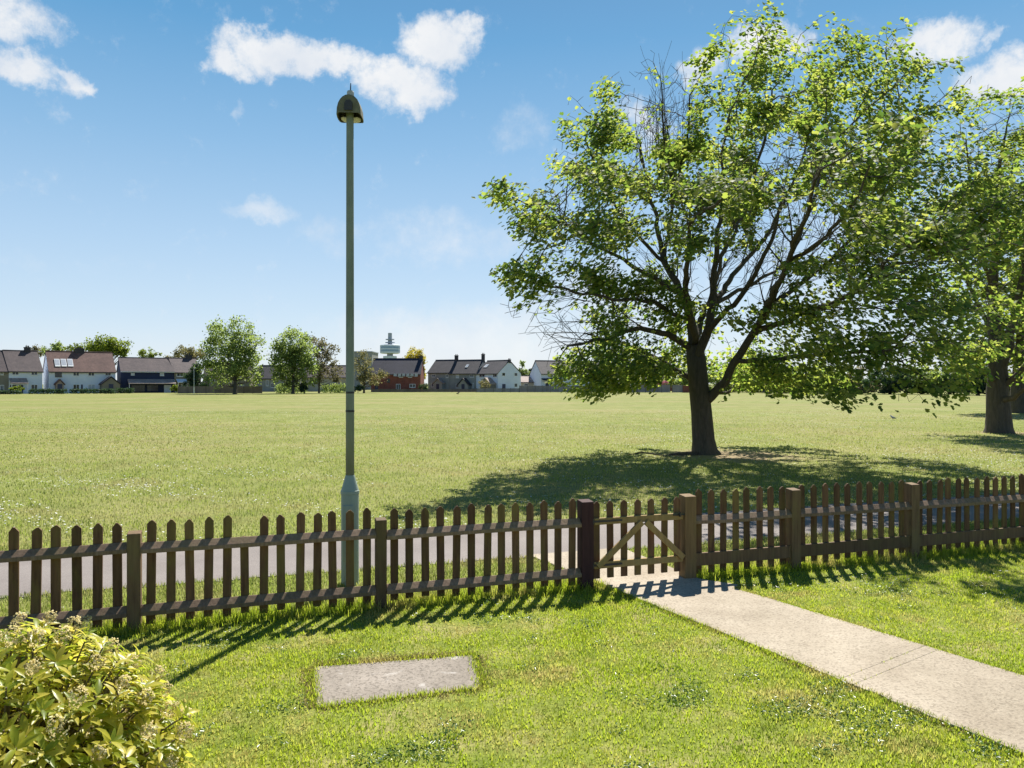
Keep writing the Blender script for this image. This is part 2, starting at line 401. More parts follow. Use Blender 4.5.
M_clover = leafy('clover_leaf', [(.030, .075, .016), (.060, .115, .025), (.11, .17, .05)], [(.08, .20, .02), (.16, .30, .05), (.28, .40, .10)], .3, .30, .4, .35)
patch_up(M_fblade, (.30, .245, .12), (.115, .155, .035), .55, .9, .7, .7)
BLADE = ([(-.5, 0, 0), (.5, 0, 0), (-.38, .55, .12), (.38, .55, .12), (0, 1, .42)], [(0, 1, 3, 2), (2, 3, 4)])
def blades(name, x, y, h, wd, mat, lean=.45):
    n = len(x); P = np.stack([x, y, np.full(n, .003)], 1)
    a = rng.uniform(0, 2 * np.pi, n); l = np.abs(rng.normal(0, lean, n))
    T = np.stack([np.cos(a) * l, np.sin(a) * l, np.ones(n)], 1)
    N = np.stack([np.cos(a), np.sin(a), np.zeros(n)], 1)
    V, L, Z = stamp(P, N, T, np.stack([wd, h, h], 1), *BLADE)
    return tag(np_mesh(name, V, L, Z, mat), None, None, kind='stuff')
def patchy(x, y, seed, k=(0.6, 1.7, 4.1)):
    r = np.random.default_rng(seed); s = np.zeros(len(x))
    for f in k:
        for _ in range(3):
            a = r.uniform(0, 6.3); s += np.sin(f * (x * math.cos(a) + y * math.sin(a)) * 2 + r.uniform(0, 6.3))
    return s / 9
hard = bays + [slab_poly]
def clear(x, y):
    k = np.ones(len(x), bool)
    for b in hard: k &= ~in_poly(x, y, [tuple(p) for p in b])
    return k
n = 760000
y = 2.6 + (rng.random(n) ** 1.1) * 8.8; x = rng.uniform(-1, 1, n) * (y * .85 + 1.7)
s, t = fence_st(x, y); k = (t < .1) & clear(x, y); x, y = x[k], y[k]
pt = patchy(x, y, 3); keep = rng.random(len(x)) < (.72 + .5 * pt); x, y, pt = x[keep], y[keep], pt[keep]
h = (.021 + .011 * pt + rng.normal(0, .008, len(x))).clip(.008, .05); wd = rng.uniform(.004, .009, len(x))
blades('lawn_grass', x, y, h, wd, M_blade, 1.1)
# clover and plantain leaves in patches through the lawn
n = 150000; y = 3.2 + (rng.random(n) ** 1.15) * 7.5; x = rng.uniform(-1, 1, n) * (y * .72 + .8); s, t = fence_st(x, y)
pt = patchy(x, y, 21, (1.1, 2.9, 6.5)); k = (t < .1) & clear(x, y) & (pt > .16 + rng.random(n) * .22); x, y = x[k], y[k]; n = len(x)
V, L, Z = stamp(np.stack([x, y, rng.uniform(.008, .032, n)], 1), np.stack([rng.normal(0, .5, n), rng.normal(0, .5, n), np.ones(n)], 1), rng.normal(0, 1, (n, 3)), rng.uniform(.012, .026, n), *OVAL)
tag(np_mesh('clover_leaves', V, L, Z, M_clover), None, None, kind='stuff')
# longer tufts along the fence foot and path edges
n = 30000; s = rng.uniform(-8, 10.5, n); t = rng.normal(.02, .10, n); p = F0 + fu * s[:, None] + fn_ * t[:, None]
k = clear(p[:, 0], p[:, 1]); p = p[k]
blades('fence_foot_grass', p[:, 0], p[:, 1], rng.uniform(.03, .11, len(p)), rng.uniform(.004, .008, len(p)), M_blade, .6)
ex, ey = [], []
for a, b in ((PL[0], lerp2(PL, 2)), (PR[0], lerp2(PR, 2)), *[(np.array(slab_poly[i]), np.array(slab_poly[(i + 1) % 4])) for i in range(4)]):
    L = np.linalg.norm(b - a); m_ = int(L * 900); u = rng.random(m_); d = (b - a) / L; nn = np.array([-d[1], d[0]])
    q = a + (b - a) * u[:, None] + nn * rng.normal(0, .022, m_)[:, None]; ex.append(q[:, 0]); ey.append(q[:, 1])
M_straw = leafy('dry_straw', [(.22, .19, .06), (.34, .28, .12), (.44, .36, .19)], [(.3, .26, .08), (.42, .34, .16)], .4, .6, .3)
cx_, cy_ = np.mean([p[0] for p in slab_poly]), np.mean([p[1] for p in slab_poly]); sxx, syy = [], []
for i in range(4):
    a, b = np.array(slab_poly[i]), np.array(slab_poly[(i + 1) % 4]); L = np.linalg.norm(b - a); m_ = int(L * (1500, 700, 350, 900)[i]); u = rng.random(m_); d = (b - a) / L
    q = a + (b - a) * u[:, None] + np.array([-d[1], d[0]]) * (-np.abs(rng.normal(0, .05, m_)))[:, None] * -1
    oo = in_poly(q[:, 0], q[:, 1], slab_poly); sxx.append(q[~oo, 0]); syy.append(q[~oo, 1])
sxx, syy = np.concatenate(sxx), np.concatenate(syy)
for e in (PL, PR):
    a, b = e[0], lerp2(e, 2); L = np.linalg.norm(b - a); m_ = int(L * 700); u = rng.random(m_); d = (b - a) / L
    q = a + (b - a) * u[:, None] + np.array([-d[1], d[0]]) * rng.normal(0, .035, m_)[:, None]; oo = clear(q[:, 0], q[:, 1]) & (np.sin(u * 37) + rng.normal(0, .5, m_) > -.2)
    sxx, syy = np.concatenate([sxx, q[oo, 0]]), np.concatenate([syy, q[oo, 1]])
blades('dry_edge_grass', sxx, syy, rng.uniform(.008, .028, len(sxx)), rng.uniform(.005, .009, len(sxx)), M_straw, 1.1)
ex, ey = np.concatenate(ex), np.concatenate(ey)
blades('edge_grass', ex, ey, rng.uniform(.012, .042, len(ex)), rng.uniform(.004, .007, len(ex)), M_blade, .8)
# verge between fence and tarmac, and the mown field beyond it
n = 100000; s = rng.uniform(-11, 15, n); t = rng.uniform(.08, TAR0 + .03, n); p = F0 + fu * s[:, None] + fn_ * t[:, None]
k = clear(p[:, 0], p[:, 1]); p = p[k]
blades('verge_grass', p[:, 0], p[:, 1], rng.uniform(.02, .055, len(p)), rng.uniform(.006, .010, len(p)), M_fblade, .5)
n = 430000; y = 7 + 53 * rng.random(n) ** 2.1; x = rng.uniform(-1, 1, n) * (y * .80 + 3)
s, t = fence_st(x, y); k = t > TAR1 - .03
d1 = np.hypot(x - TREE[0] - .7, y - TREE[1] + .3); k &= rng.random(n) > np.clip(1.5 - d1 / 2.2, 0, .93)
k &= rng.random(n) < np.clip(1.25 - y / 48, 0, 1)
x, y = x[k], y[k]; pt = patchy(x, y, 5, (.25, .7, 2.0))
h = (.038 + .018 * pt + rng.normal(0, .008, len(x))).clip(.012, .08); wd = rng.uniform(.007, .013, len(x)) * (1 + (y - 10) / 18)
blades('field_grass', x, y, h, wd, M_fblade)
# daisies and clover heads
M_daisy = simple('daisy_white', (.46, .47, .40), (.60, .60, .54), 3, .8, 0)
n = 60000; y = 9 + 50 * rng.random(n) ** 1.5; x = rng.uniform(-1, 1, n) * (y * .7 + 1); s, t = fence_st(x, y)
pt = patchy(x, y, 11, (.12, .35, 1.1)); k = (t > TAR1) & (rng.random(n) < np.clip(pt * 1.6 + .12, 0, 1)); x, y = x[k], y[k]
P = np.stack([x, y, rng.uniform(.02, .05, len(x))], 1)
N = np.stack([rng.normal(0, .25, len(x)), rng.normal(0, .25, len(x)), np.ones(len(x))], 1); T = rng.normal(0, 1, (len(x), 3))
V, L, Z = stamp(P, N, T, rng.uniform(.009, .019, len(x)), [(math.cos(a), math.sin(a), 0) for a in np.linspace(0, 2 * np.pi, 7)[:-1]], [(0, 1, 2, 3, 4, 5)])
tag(np_mesh('daisies_on_grass', V * 1.0, L, Z, M_daisy), None, None, kind='stuff')

# ------------------------------------------------------------------ picket fence and gate
def wood(name, a, b, moss, mossk, rnd=.25):
    m, nt = new_mat(name)
    oc = coords(nt, 'Object'); pos = coords(nt, 'Position')
    grain = noise(nt, mapping(nt, pos, (40, 40, 3)), 1.0, 5, .6)
    col = ramp(nt, grain, [(.3, a), (.7, b)])
    mk = smooth(nt, noise(nt, mapping(nt, pos, (3, 3, 1.3)), 1.6, 5, .65), .44, .66)
    col = mixc(nt, math_(nt, 'MULTIPLY', mk, mossk), col, moss)
    oi = nt.nodes.new('ShaderNodeObjectInfo')
    col = mixc(nt, 1.0, col, math_(nt, 'MULTIPLY_ADD', oi.outputs['Random'], 2 * rnd, 1 - rnd), 'MULTIPLY')
    return finish(m, nt, col, .8, grain, .35, .004, .25)
W_dark = wood('stained_fence_wood', (.076, .037, .018), (.165, .090, .044), (.155, .122, .030), .6, .3)
W_rail = wood('weathered_rail_wood', (.145, .090, .056), (.26, .175, .115), (.14, .11, .045), .45, .14)
W_post = wood('brown_post_wood', (.095, .055, .030), (.170, .105, .055), (.15, .12, .045), .5, .2)
W_maroon = wood('maroon_post_wood', (.040, .016, .016), (.070, .030, .028), (.06, .03, .025), .3, .1)
W_tan = wood('bare_gate_wood', (.25, .155, .058), (.36, .245, .092), (.25, .205, .07), .45, .1)
W_gatepost = wood('light_brown_post_wood', (.15, .092, .040), (.24, .155, .068), (.18, .145, .055), .45, .1)
M_iron = simple('black_iron', (.015, .014, .014), (.035, .03, .028), 20, .5, .1, spec=.5)

def picket_mesh(z0, z1, wdt=.070, th=.019, rough=0.0):
    q = MB(); h = wdt / 2; c = .030 + random.uniform(-.006, .006); dx = random.uniform(-.004, .004); b = random.uniform(-.006, .006)
    q.prism([(-h, 0, z0), (h, 0, z0), (h + dx * .3 + b, 0, z1 - c), (h * .22 + dx + b, 0, z1), (-h * .22 + dx + b, 0, z1 + random.uniform(-.004, .004)), (-h + dx * .3 + b, 0, z1 - c)], (0, th, 0))
    return q
def rail(x0, x1, z, d=.058, h=.082, lip=.033, warp=0.0):
    q = MB(); n = 8; v = []; f = []
    for i in range(n + 1):
        t = i / n; x = x0 + (x1 - x0) * t; k = warp * math.sin(math.pi * t)
        v += [(x, 0, z + k), (x, -d, z + k), (x, -d, z + lip + k), (x, -.008, z + h + k), (x, 0, z + h + k)]
        if i: f += [((i - 1) * 5 + j, (i - 1) * 5 + (j + 1) % 5, i * 5 + (j + 1) % 5, i * 5 + j) for j in range(5)]
    f += [(0, 1, 2, 3, 4)[::-1], tuple(n * 5 + j for j in range(5))]
    q.add(v, f); return q
def post(xc, z1, wd=.10, dp=.10, slope=.012):
    q = MB(); h = wd / 2
    q.add([(xc - h, -dp / 2, -.3), (xc + h, -dp / 2, -.3), (xc + h, dp / 2, -.3), (xc - h, dp / 2, -.3),
           (xc - h, -dp / 2, z1 - slope), (xc + h, -dp / 2, z1 - slope), (xc + h, dp / 2, z1), (xc - h, dp / 2, z1)],
          [(3, 2, 1, 0), (4, 5, 6, 7), (0, 1, 5, 4), (1, 2, 6, 5), (2, 3, 7, 6), (3, 0, 4, 7)])
    return q
def fence_run(label, posts, s_base, panels, group):
    """posts: [(s, height, width, material)], panels: [(number of pickets, height, broken index or None, low board)]"""
    b = fence_xy(s_base, 0)
    root = thing('picket_fence', label, 'fence', (b[0], b[1], 0), FA, group)
    for s, h, wd, m_ in posts:
        post(s - s_base, h, wd, wd).build('post', m_, root, bevel=.005)
    for i, (cnt, hh, broken, board) in enumerate(panels):
        a, c = posts[i][0] - s_base + posts[i][2] / 2, posts[i + 1][0] - s_base - posts[i + 1][2] / 2
        rail(a, c, (.64, .64, .63, .61)[i] if len(panels) == 4 else .565, warp=random.uniform(-.012, .004)).build('rail', W_rail, root, bevel=.004)
        if board:
            q = MB(); q.box(a, c, -.035, -.001, .13, .26); q.build('rail', W_post, root, bevel=.004)
        else:
            rail(a, c, .125, warp=random.uniform(-.008, .004)).build('rail', W_rail, root, bevel=.004)
        stp = (c - a) / cnt
        for k in range(cnt):
            x = a + stp * (k + .5) + random.uniform(-.006, .006)
            top = hh + random.uniform(-.012, .012)
            if broken == k:
                q = MB(); q.prism([(-.034, 0, .06), (.034, 0, .06), (.034, 0, .70), (-.01, 0, .713), (-.034, 0, .695)], (0, .019, 0))
            else: q = picket_mesh(.05 + random.uniform(-.02, .015), top)
            o = q.build('picket', W_dark, root, bevel=.002); o.location = (x, .002, 0)
            o.rotation_euler = (random.uniform(-.008, .008), random.uniform(-.012, .012), random.uniform(-.03, .03))
            if broken == k: o['label'] = 'short picket with its pointed top snapped off at the upper rail'
    return root
S = [-7.23, -5.23, -3.233, -1.24, .759, 1.903, 3.212, 4.859, 6.72, 8.6, 10.5]
GRP = 'runs of picket fence along the front of the lawn'
fence_run('dark picket fence left of the gate, one of its pickets snapped off short', [(S[0], .80, .10, W_dark), (S[1], .80, .10, W_dark), (S[2], .805, .10, W_post), (S[3], .80, .095, W_post), (S[4], .865, .125, W_maroon)], S[0],
          [(13, .88, None, False), (13, .885, None, False), (13, .885, 5, False), (13, .875, None, False)], GRP)
fence_run('shaded picket fence right of the gate and concrete path, under the big tree', [(S[5], .865, .13, W_gatepost), (S[6], .87, .115, W_post), (S[7], .86, .115, W_post), (S[8], .86, .10, W_dark), (S[9], .86, .10, W_dark), (S[10], .86, .10, W_dark)], S[5],
          [(8, .90, None, True), (10, .895, None, True), (12, .89, None, True), (12, .89, None, False), (12, .89, None, False)], GRP)
b = fence_xy(S[4] + .075, -.01)
gate = thing('picket_gate', 'low wooden picket gate with pale diagonal braces, closed across the path', 'gate', (b[0], b[1], 0), FA)
GW = S[5] - S[4] - .15
for zz in (.19, .62):
    q = MB(); q.box(0, GW, -.035, 0, zz, zz + .065); q.build('rail', W_tan, gate, bevel=.004)
def bar(q, p0, p1, hw, y0, y1):
    p0, p1 = np.array(p0, float), np.array(p1, float); d = (p1 - p0) / np.linalg.norm(p1 - p0); n_ = np.array([-d[1], d[0]]) * hw
    q.prism([(p[0], y0, p[1]) for p in (p0 - n_, p1 - n_, p1 + n_, p0 + n_)], (0, y1 - y0, 0))
for p0, p1 in (((.03, .215), (GW * .52, .625)), ((GW * .56, .625), (GW - .01, .235))):
    q = MB(); bar(q, p0, p1, .03, -.062, -.037); q.build('brace', W_tan, gate, bevel=.004)
for k in range(7):
    o = picket_mesh(.085, .845, .068).build('picket', W_dark, gate, bevel=.002); o.location = (.045 + k * (GW - .09) / 6, .002, 0)
for zz in (.215, .645):
    q = MB(); q.box(-.05, .30, -.041, -.0352, zz, zz + .02); q.tube([(-.02, -.045, zz - .015), (-.02, -.045, zz + .04)], .009, 8); q.build('hinge', M_iron, gate)
q = MB(); q.box(GW - .12, GW + .05, -.046, -.0355, .665, .68); q.box(GW - .06, GW - .045, -.065, -.046, .655, .70); q.build('latch', M_iron, gate)

# ------------------------------------------------------------------ lamp post
lx, ly = G(350, 584)
lamp = thing('lamp_post', 'tall slim grey-green lamp post with hooded lantern beside the tarmac path', 'lamp post', (lx, ly, 0))
M_post = simple('grey_green_paint', (.22, .285, .235), (.30, .365, .305), 5, .55, .12, (1, 1, .3), spec=.4)
M_pole = simple('weathered_pole_paint', (.13, .155, .12), (.215, .245, .20), 6, .65, .15, (1, 1, .4), spec=.35)
M_hood = simple('weathered_hood_paint', (.085, .085, .060), (.165, .160, .105), 12, .7, .2)
M_bowl = simple('clouded_lamp_bowl', (.42, .42, .38), (.55, .55, .50), 8, .3, 0, spec=.5)
q = MB(); q.lathe([(.090, -.3), (.090, 0), (.087, .02), (.087, .90), (.092, .905), (.092, .935), (.087, .94), (.044, 1.09)], sides=28); q.build('base', M_post, lamp, smooth=False, bevel=.0)
q = MB(); q.box(-.055, .055, -.0935, -.080, .25, .80); q.build('access_door', M_post, lamp, bevel=.006)
q = MB(); q.tube([(0, -.099, .55), (0, -.092, .55)], .008, 8); q.build('lock', M_iron, lamp)
q = MB(); q.lathe([(.0425, 1.085), (.041, 2.0), (.0385, 3.4), (.036, 4.74), (.030, 4.77)], sides=20); q.build('pole', M_pole, lamp, smooth=True)
for zz in (1.72, 1.905):
    q = MB(); q.lathe([(.0435, 0), (.0445, .002), (.0445, .018), (.0435, .02)], (0, 0, zz), 20); q.build('band', M_iron, lamp)
ld = np.array([-.06, 1.0]); ld /= np.linalg.norm(ld); lp = np.array([ld[1], -ld[0]])
def hood_ring(t, k, zoff):                              # arch cross-section, t along the lantern
    pts = []
    for i in range(13):
        a = math.pi * (1 - i / 12); xx = .122 * k * math.cos(a); zz = .205 * k * math.sin(a) ** .8
        c = ld * t + lp * xx; pts.append((c[0], c[1], 4.66 + zoff + zz))
    return pts
secs = [(-.10, .80, .02), (-.09, .95, .005), (0, 1, 0), (.06, 1.0, 0), (.12, .95, .0), (.16, .82, .005), (.19, .6, .015)]
q = MB(); v = []; f = []
for t, k, zo in secs: v += hood_ring(t, k, zo)
for i in range(len(secs) - 1):
    f += [(i * 13 + j, i * 13 + j + 1, (i + 1) * 13 + j + 1, (i + 1) * 13 + j) for j in range(12)]
f += [tuple(range(13)), tuple(range((len(secs) - 1) * 13, len(secs) * 13))[::-1]]
q.add(v, f); hood = q.build('lantern_hood', M_hood, lamp, smooth=False)
sm = hood.modifiers.new('skin', 'SOLIDIFY'); sm.thickness = .008; sm.offset = 0
q = MB()
v = []; f = []
for t, k, d in ((.00, .6, .01), (.03, .82, .012), (.07, .86, .02), (.12, .80, .015), (.16, .6, .01)):
    for i in range(9):
        a = math.pi * i / 8; c = ld * t + lp * (.118 * k * math.cos(a)); v.append((c[0], c[1], 4.672 - d * math.sin(a)))
for i in range(4): f += [(i * 9 + j, i * 9 + j + 1, (i + 1) * 9 + j + 1, (i + 1) * 9 + j) for j in range(8)]
f += [tuple(range(9)), tuple(range(36, 45))[::-1]]; f += [(i * 9, (i + 1) * 9, (i + 1) * 9 + 8, i * 9 + 8) for i in range(4)]
q.add(v, f); q.build('lamp_bowl', M_bowl, lamp, smooth=True)
q = MB(); c0 = -ld * .104
q.prism([(c0[0] + lp[0] * a - ld[0] * .012, c0[1] + lp[1] * a - ld[1] * .012, 4.70 + z) for a, z in ((-.04, 0), (.04, 0), (.04, .07), (.02, .10), (-.02, .10), (-.04, .07))], (ld[0] * .016, ld[1] * .016, 0)); q.build('spigot_slot', M_iron, lamp)
q = MB(); q.tube([(0, 0, 4.70), (0, 0, 4.86)], .032, 12); q.build('spigot', M_pole, lamp)
q = MB(); cc = ld * .03; q.lathe([(.036, 4.86), (.036, 4.925), (.030, 4.94), (.008, 4.945)], (cc[0], cc[1], 0), 16); pc = q.build('photocell', simple('photocell_grey', (.30, .32, .32), (.4, .42, .42), 5, .5), lamp)
q = MB(); q.tube([(cc[0], cc[1], 4.94), (cc[0] + .003, cc[1], 5.02)], [.007, .004], 6); q.build('spike', M_iron, pc)

# ------------------------------------------------------------------ trees
def bark(name, a, b):
    m, nt = new_mat(name)
    pos = coords(nt, 'Object')
    n = noise(nt, mapping(nt, pos, (7, 7, 1.6)), 1.6, 7, .7, .6); n2 = noise(nt, pos, 1.3, 4)
    col = mixc(nt, math_(nt, 'MULTIPLY', n2, .35), ramp(nt, n, [(.3, a), (.7, b)]), (.10, .105, .06))
    return finish(m, nt, col, .9, n, .9, .03, .15)
M_bark = bark('maple_bark', (.050, .040, .034), (.125, .100, .085))
M_bark_far = bark('far_bark', (.05, .042, .035), (.11, .09, .075))
M_maple = leafy('maple_leaf', [(.026, .062, .034), (.052, .098, .040), (.10, .145, .046), (.175, .20, .075)],
                [(.11, .22, .034), (.25, .37, .048), (.42, .50, .08), (.62, .62, .14)], .56, .6, .4)

def grow(limbs, att, D=.25, di=3.0, dk=.27, iters=160, up=.04):
    """space colonisation: twigs grow from the limbs toward the points where the crown has room"""
    pos, par, rad = [], [], []; walk = np.zeros(3)
    for lb in limbs:
        start, pts = lb
        prev = -1
        if start is not None:
            prev = min(range(len(pos)), key=lambda i: np.linalg.norm(pos[i] - pts[0][0]))
            p0, r0 = pos[prev], pts[0][1]
        for i, (p, r) in enumerate(pts):
            p = np.array(p, float)
            if prev >= 0:
                q0 = pos[prev]; L = np.linalg.norm(p - q0); m_ = max(1, int(L / D)); rr0 = rad[prev] if i or start is None else min(rad[prev], r)
                for k in range(1, m_ + 1):
                    walk = walk * .8 + rng.normal(0, .028, 3); w_ = walk * min(1, (m_ - k) / 3) * (r < .25)
                    pos.append(q0 + (p - q0) * k / m_ + w_); par.append(prev); rad.append(rr0 + (r - rr0) * k / m_); prev = len(pos) - 1
            else:
                pos.append(p); par.append(-1); rad.append(r); prev = len(pos) - 1
    n_limb = len(pos); kids = [0] * len(pos)
    for p in par:
        if p >= 0: kids[p] += 1
    A = np.array(att); alive = np.ones(len(A), bool)
    seen = set(); stuck = np.zeros(len(A), int)
    for it in range(iters):
        kd = kdtree.KDTree(len(pos))
        for i, p in enumerate(pos): kd.insert(p, i)
        kd.balance()
        infl = {}
        idx = np.nonzero(alive)[0]
        for a in idx:
            _, i, d = kd.find(A[a])
            if d < dk: alive[a] = False; continue
            if d < di + 2 * (it < 12): infl.setdefault(i, []).append(a)
        if not infl: break
        grew = False
        for i, al in infl.items():
            dv = A[al] - pos[i]; dv /= np.linalg.norm(dv, axis=1, keepdims=True); d = dv.mean(0) + rng.normal(0, .12, 3) + (0, 0, up)
            ln = np.linalg.norm(d)
            if ln < .05: continue
            q = pos[i] + d / ln * D; key = tuple(np.round(q / (D * .45)).astype(int))
            if key in seen:
                a = al[int(rng.integers(len(al)))]; d = A[a] - pos[i]; d = d / (np.linalg.norm(d) + 1e-6) + rng.normal(0, .25, 3)
                q = pos[i] + d / np.linalg.norm(d) * D; key = tuple(np.round(q / (D * .45)).astype(int))
                stuck[a] = stuck[a] + 1
                if stuck[a] > 4: alive[a] = False
                if key in seen: grew = True; continue
            seen.add(key); pos.append(q); par.append(i); rad.append(0); kids[i] += 1; kids.append(0); grew = True
        if not grew: break
    return pos, par, rad, kids, n_limb
def wood_mesh(pos, par, rad, tip=.0056, ex=2.35):
    n = len(pos); acc = np.zeros(n); r = np.zeros(n)
    for i in range(n - 1, -1, -1):
        rr = tip if acc[i] == 0 else acc[i] ** (1 / ex)
        r[i] = max(rr, rad[i]) if rad[i] > 0 else rr
        r[i] = min(r[i], max(rad[i], .05))
        if par[i] >= 0: acc[par[i]] += rr ** ex
    ch = {}
    for i, p in enumerate(par):
        if p >= 0: ch.setdefault(p, []).append(i)
    mb = MB(); stack = [(i, None) for i in range(n) if par[i] < 0]
    while stack:
        i, frm = stack.pop(); chain = [] if frm is None else [frm]; rs = [] if frm is None else [min(r[frm], r[i] * 1.25)]
        while True:
            chain.append(i); rs.append(r[i]); c = sorted(ch.get(i, []), key=lambda k: -r[k])
            if not c: break
            stack += [(k, i) for k in c[1:]]; i = c[0]
        if len(chain) > 1:
            mr = max(rs); mb.tube([pos[k] for k in chain], rs, 12 if mr > .15 else 7 if mr > .05 else 4 if mr > .015 else 3, cap=False)
    return mb, r
def lobes_points(lobes, Y0, dens):
    out = []
    for px, py, off, rx, ry, rd, k in lobes:
        Y = Y0 + off; c = P3(px, py, Y); a, b = rx * Y / F, ry * Y / F
        m_ = max(4, int(k * dens * a * b * rd))
        v = rng.normal(0, 1, (m_, 3)); v /= np.linalg.norm(v, axis=1, keepdims=True); v *= (.30 + .70 * rng.random((m_, 1)) ** .5)
        out.append(c + v * (a, rd, b))
    p = np.concatenate(out); return p[p[:, 2] > 1.0]
def maple_tree(name, label, base, limbs, lobes, dens, bare, per, lsize, group, spread=.30, zmin=1.45, leafmat=None, gp_=(), sprays=(), full=()):
    root = thing(name, label, 'tree', (base[0], base[1], 0), 0, group)
    B = np.array([base[0], base[1], 0]); Y0 = base[1]
    LB = [(s_, [(P3(px, py, Y0 + off), r_ * (1 if s_ is None else .86)) for px, py, off, r_ in pts]) for s_, pts in limbs]
    att = lobes_points(lobes, Y0, dens)
    pos, par, rad, kids, nl = grow(LB, att, *gp_)
    wm_, r = wood_mesh(pos, par, rad)
    fan_pts = fan_twigs(wm_, pos, par, rad, r, nl, Y0, sprays)
    wm_.v = [(v[0] - B[0], v[1] - B[1], v[2]) for v in wm_.v]
    wm_.build('trunk', M_bark, root, smooth=True)
    P = np.array(pos); nb = len(P); P = np.concatenate([P, np.array(fan_pts, float).reshape(-1, 3)]); r = np.concatenate([r, np.full(len(fan_pts), .005)])
    tw = np.nonzero((r < .016) & (P[:, 2] > zmin))[0]
    ok = []
    for i in tw:
        p = P[i]; X, Yv, Zv = p; px, py = CX + X / Yv * F, HZ - (Zv - CH) / Yv * F
        pr = 1.0
        for bx, by, brx, bry in bare:
            if ((px - bx) / brx) ** 2 + ((py - by) / bry) ** 2 < 1: pr = .05
        if rng.random() < pr: ok.append(i)
    ok = np.array(ok)
    clump = np.sin(P[ok] @ rng.normal(0, 1.9, (3, 4))).sum(1)             # leaves crowd on some twigs, others are thin
    for fx, fy, fr, fs in full:
        q = P[ok]; ins = ((CX + q[:, 0] / q[:, 1] * F - fx) / fr) ** 2 + ((HZ - (q[:, 2] - CH) / q[:, 1] * F - fy) / fs) ** 2 < 1; clump[ins] = np.maximum(clump[ins], 1.3)
    cnt = np.maximum(0, (per * np.clip(.8 + .75 * clump, .05, 2.4) + rng.normal(0, 1.5, len(ok)))).astype(int)
    idx = np.repeat(ok, cnt); n = len(idx)
    o_ = rng.normal(0, 1, (n, 3)); o_ /= np.linalg.norm(o_, axis=1, keepdims=True); o_ *= spread * rng.random((n, 1)) ** .5; o_[:, 2] = o_[:, 2] * .75 - .08
    C = P[idx] + o_; C = C[C[:, 2] > zmin - .25]; n = len(C); o_ = o_[:n]
    out = C - (P[:nl].mean(0)); out[:, 2] *= .3; out /= np.linalg.norm(out, axis=1, keepdims=True)
    N = np.stack([rng.normal(0, .55, n), rng.normal(0, .55, n), np.full(n, 1.0)], 1) + out * .45
    T = out * .8 + rng.normal(0, .7, (n, 3)); T[:, 2] -= .7
    V, L, Z = stamp(C - B, N, T, lsize * rng.uniform(.7, 1.25, n), *MAPLE)
    np_mesh('crown', V, L, Z, leafmat or M_maple, root)
    print(name, 'nodes', len(pos), 'leaves', n)
    return root
def fan_twigs(mb, pos, par, rad, r, nl, Y0, sprays):
    """slender rising side shoots along the limbs, and bare sprays at the dead tips"""
    out = []
    def shoot(p, d, L, r0, up, side, leaf=False):
        n = max(4, int(L / .28)); pts = [np.array(p)]; d = d / np.linalg.norm(d); bend = rng.normal(0, .05, 3)
        for k in range(n):
            if pts[-1][2] < 1.9 and k: break
            d = d + bend + rng.normal(0, .06, 3) + (0, 0, up); d /= np.linalg.norm(d); pts.append(pts[-1] + d * L / n)
        if len(pts) < 3: return
        n = len(pts) - 1
        mb.tube(pts, list(np.linspace(r0, .0045, n + 1)), 4 if r0 > .012 else 3, cap=False)
        if leaf: out.extend(pts[n // 2:])
        if side:
            for k in range(1, n):
                for _ in range(int(rng.integers(1, 3))):
                    e = d * .9 + rng.normal(0, .45, 3); shoot(pts[k], e, L * rng.uniform(.2, .45), .006, up, 0, leaf)
    for i in range(nl):
        if par[i] < 0 or not .025 < r[i] < .13 or rng.random() > .30: continue
        d = pos[i] - pos[par[i]]; d = d / (np.linalg.norm(d) + 1e-6)
        e = d + rng.normal(0, .42, 3) + (0, 0, .18); shoot(pos[i], e, rng.uniform(.8, 2.3), min(.022, r[i] * .4), .03, rng.random() < .6, True)
    for px, py, off, dirv, cnt, L, sp, up in sprays:
        for _ in range(cnt):
            p = P3(px + rng.normal(0, 6), py + rng.normal(0, 6), Y0 + off)
            shoot(p, np.array(dirv) + rng.normal(0, sp, 3), L * rng.uniform(.7, 1.15), .012, up, 1)
    return out
GT = 'maple trees on the near side of the field'
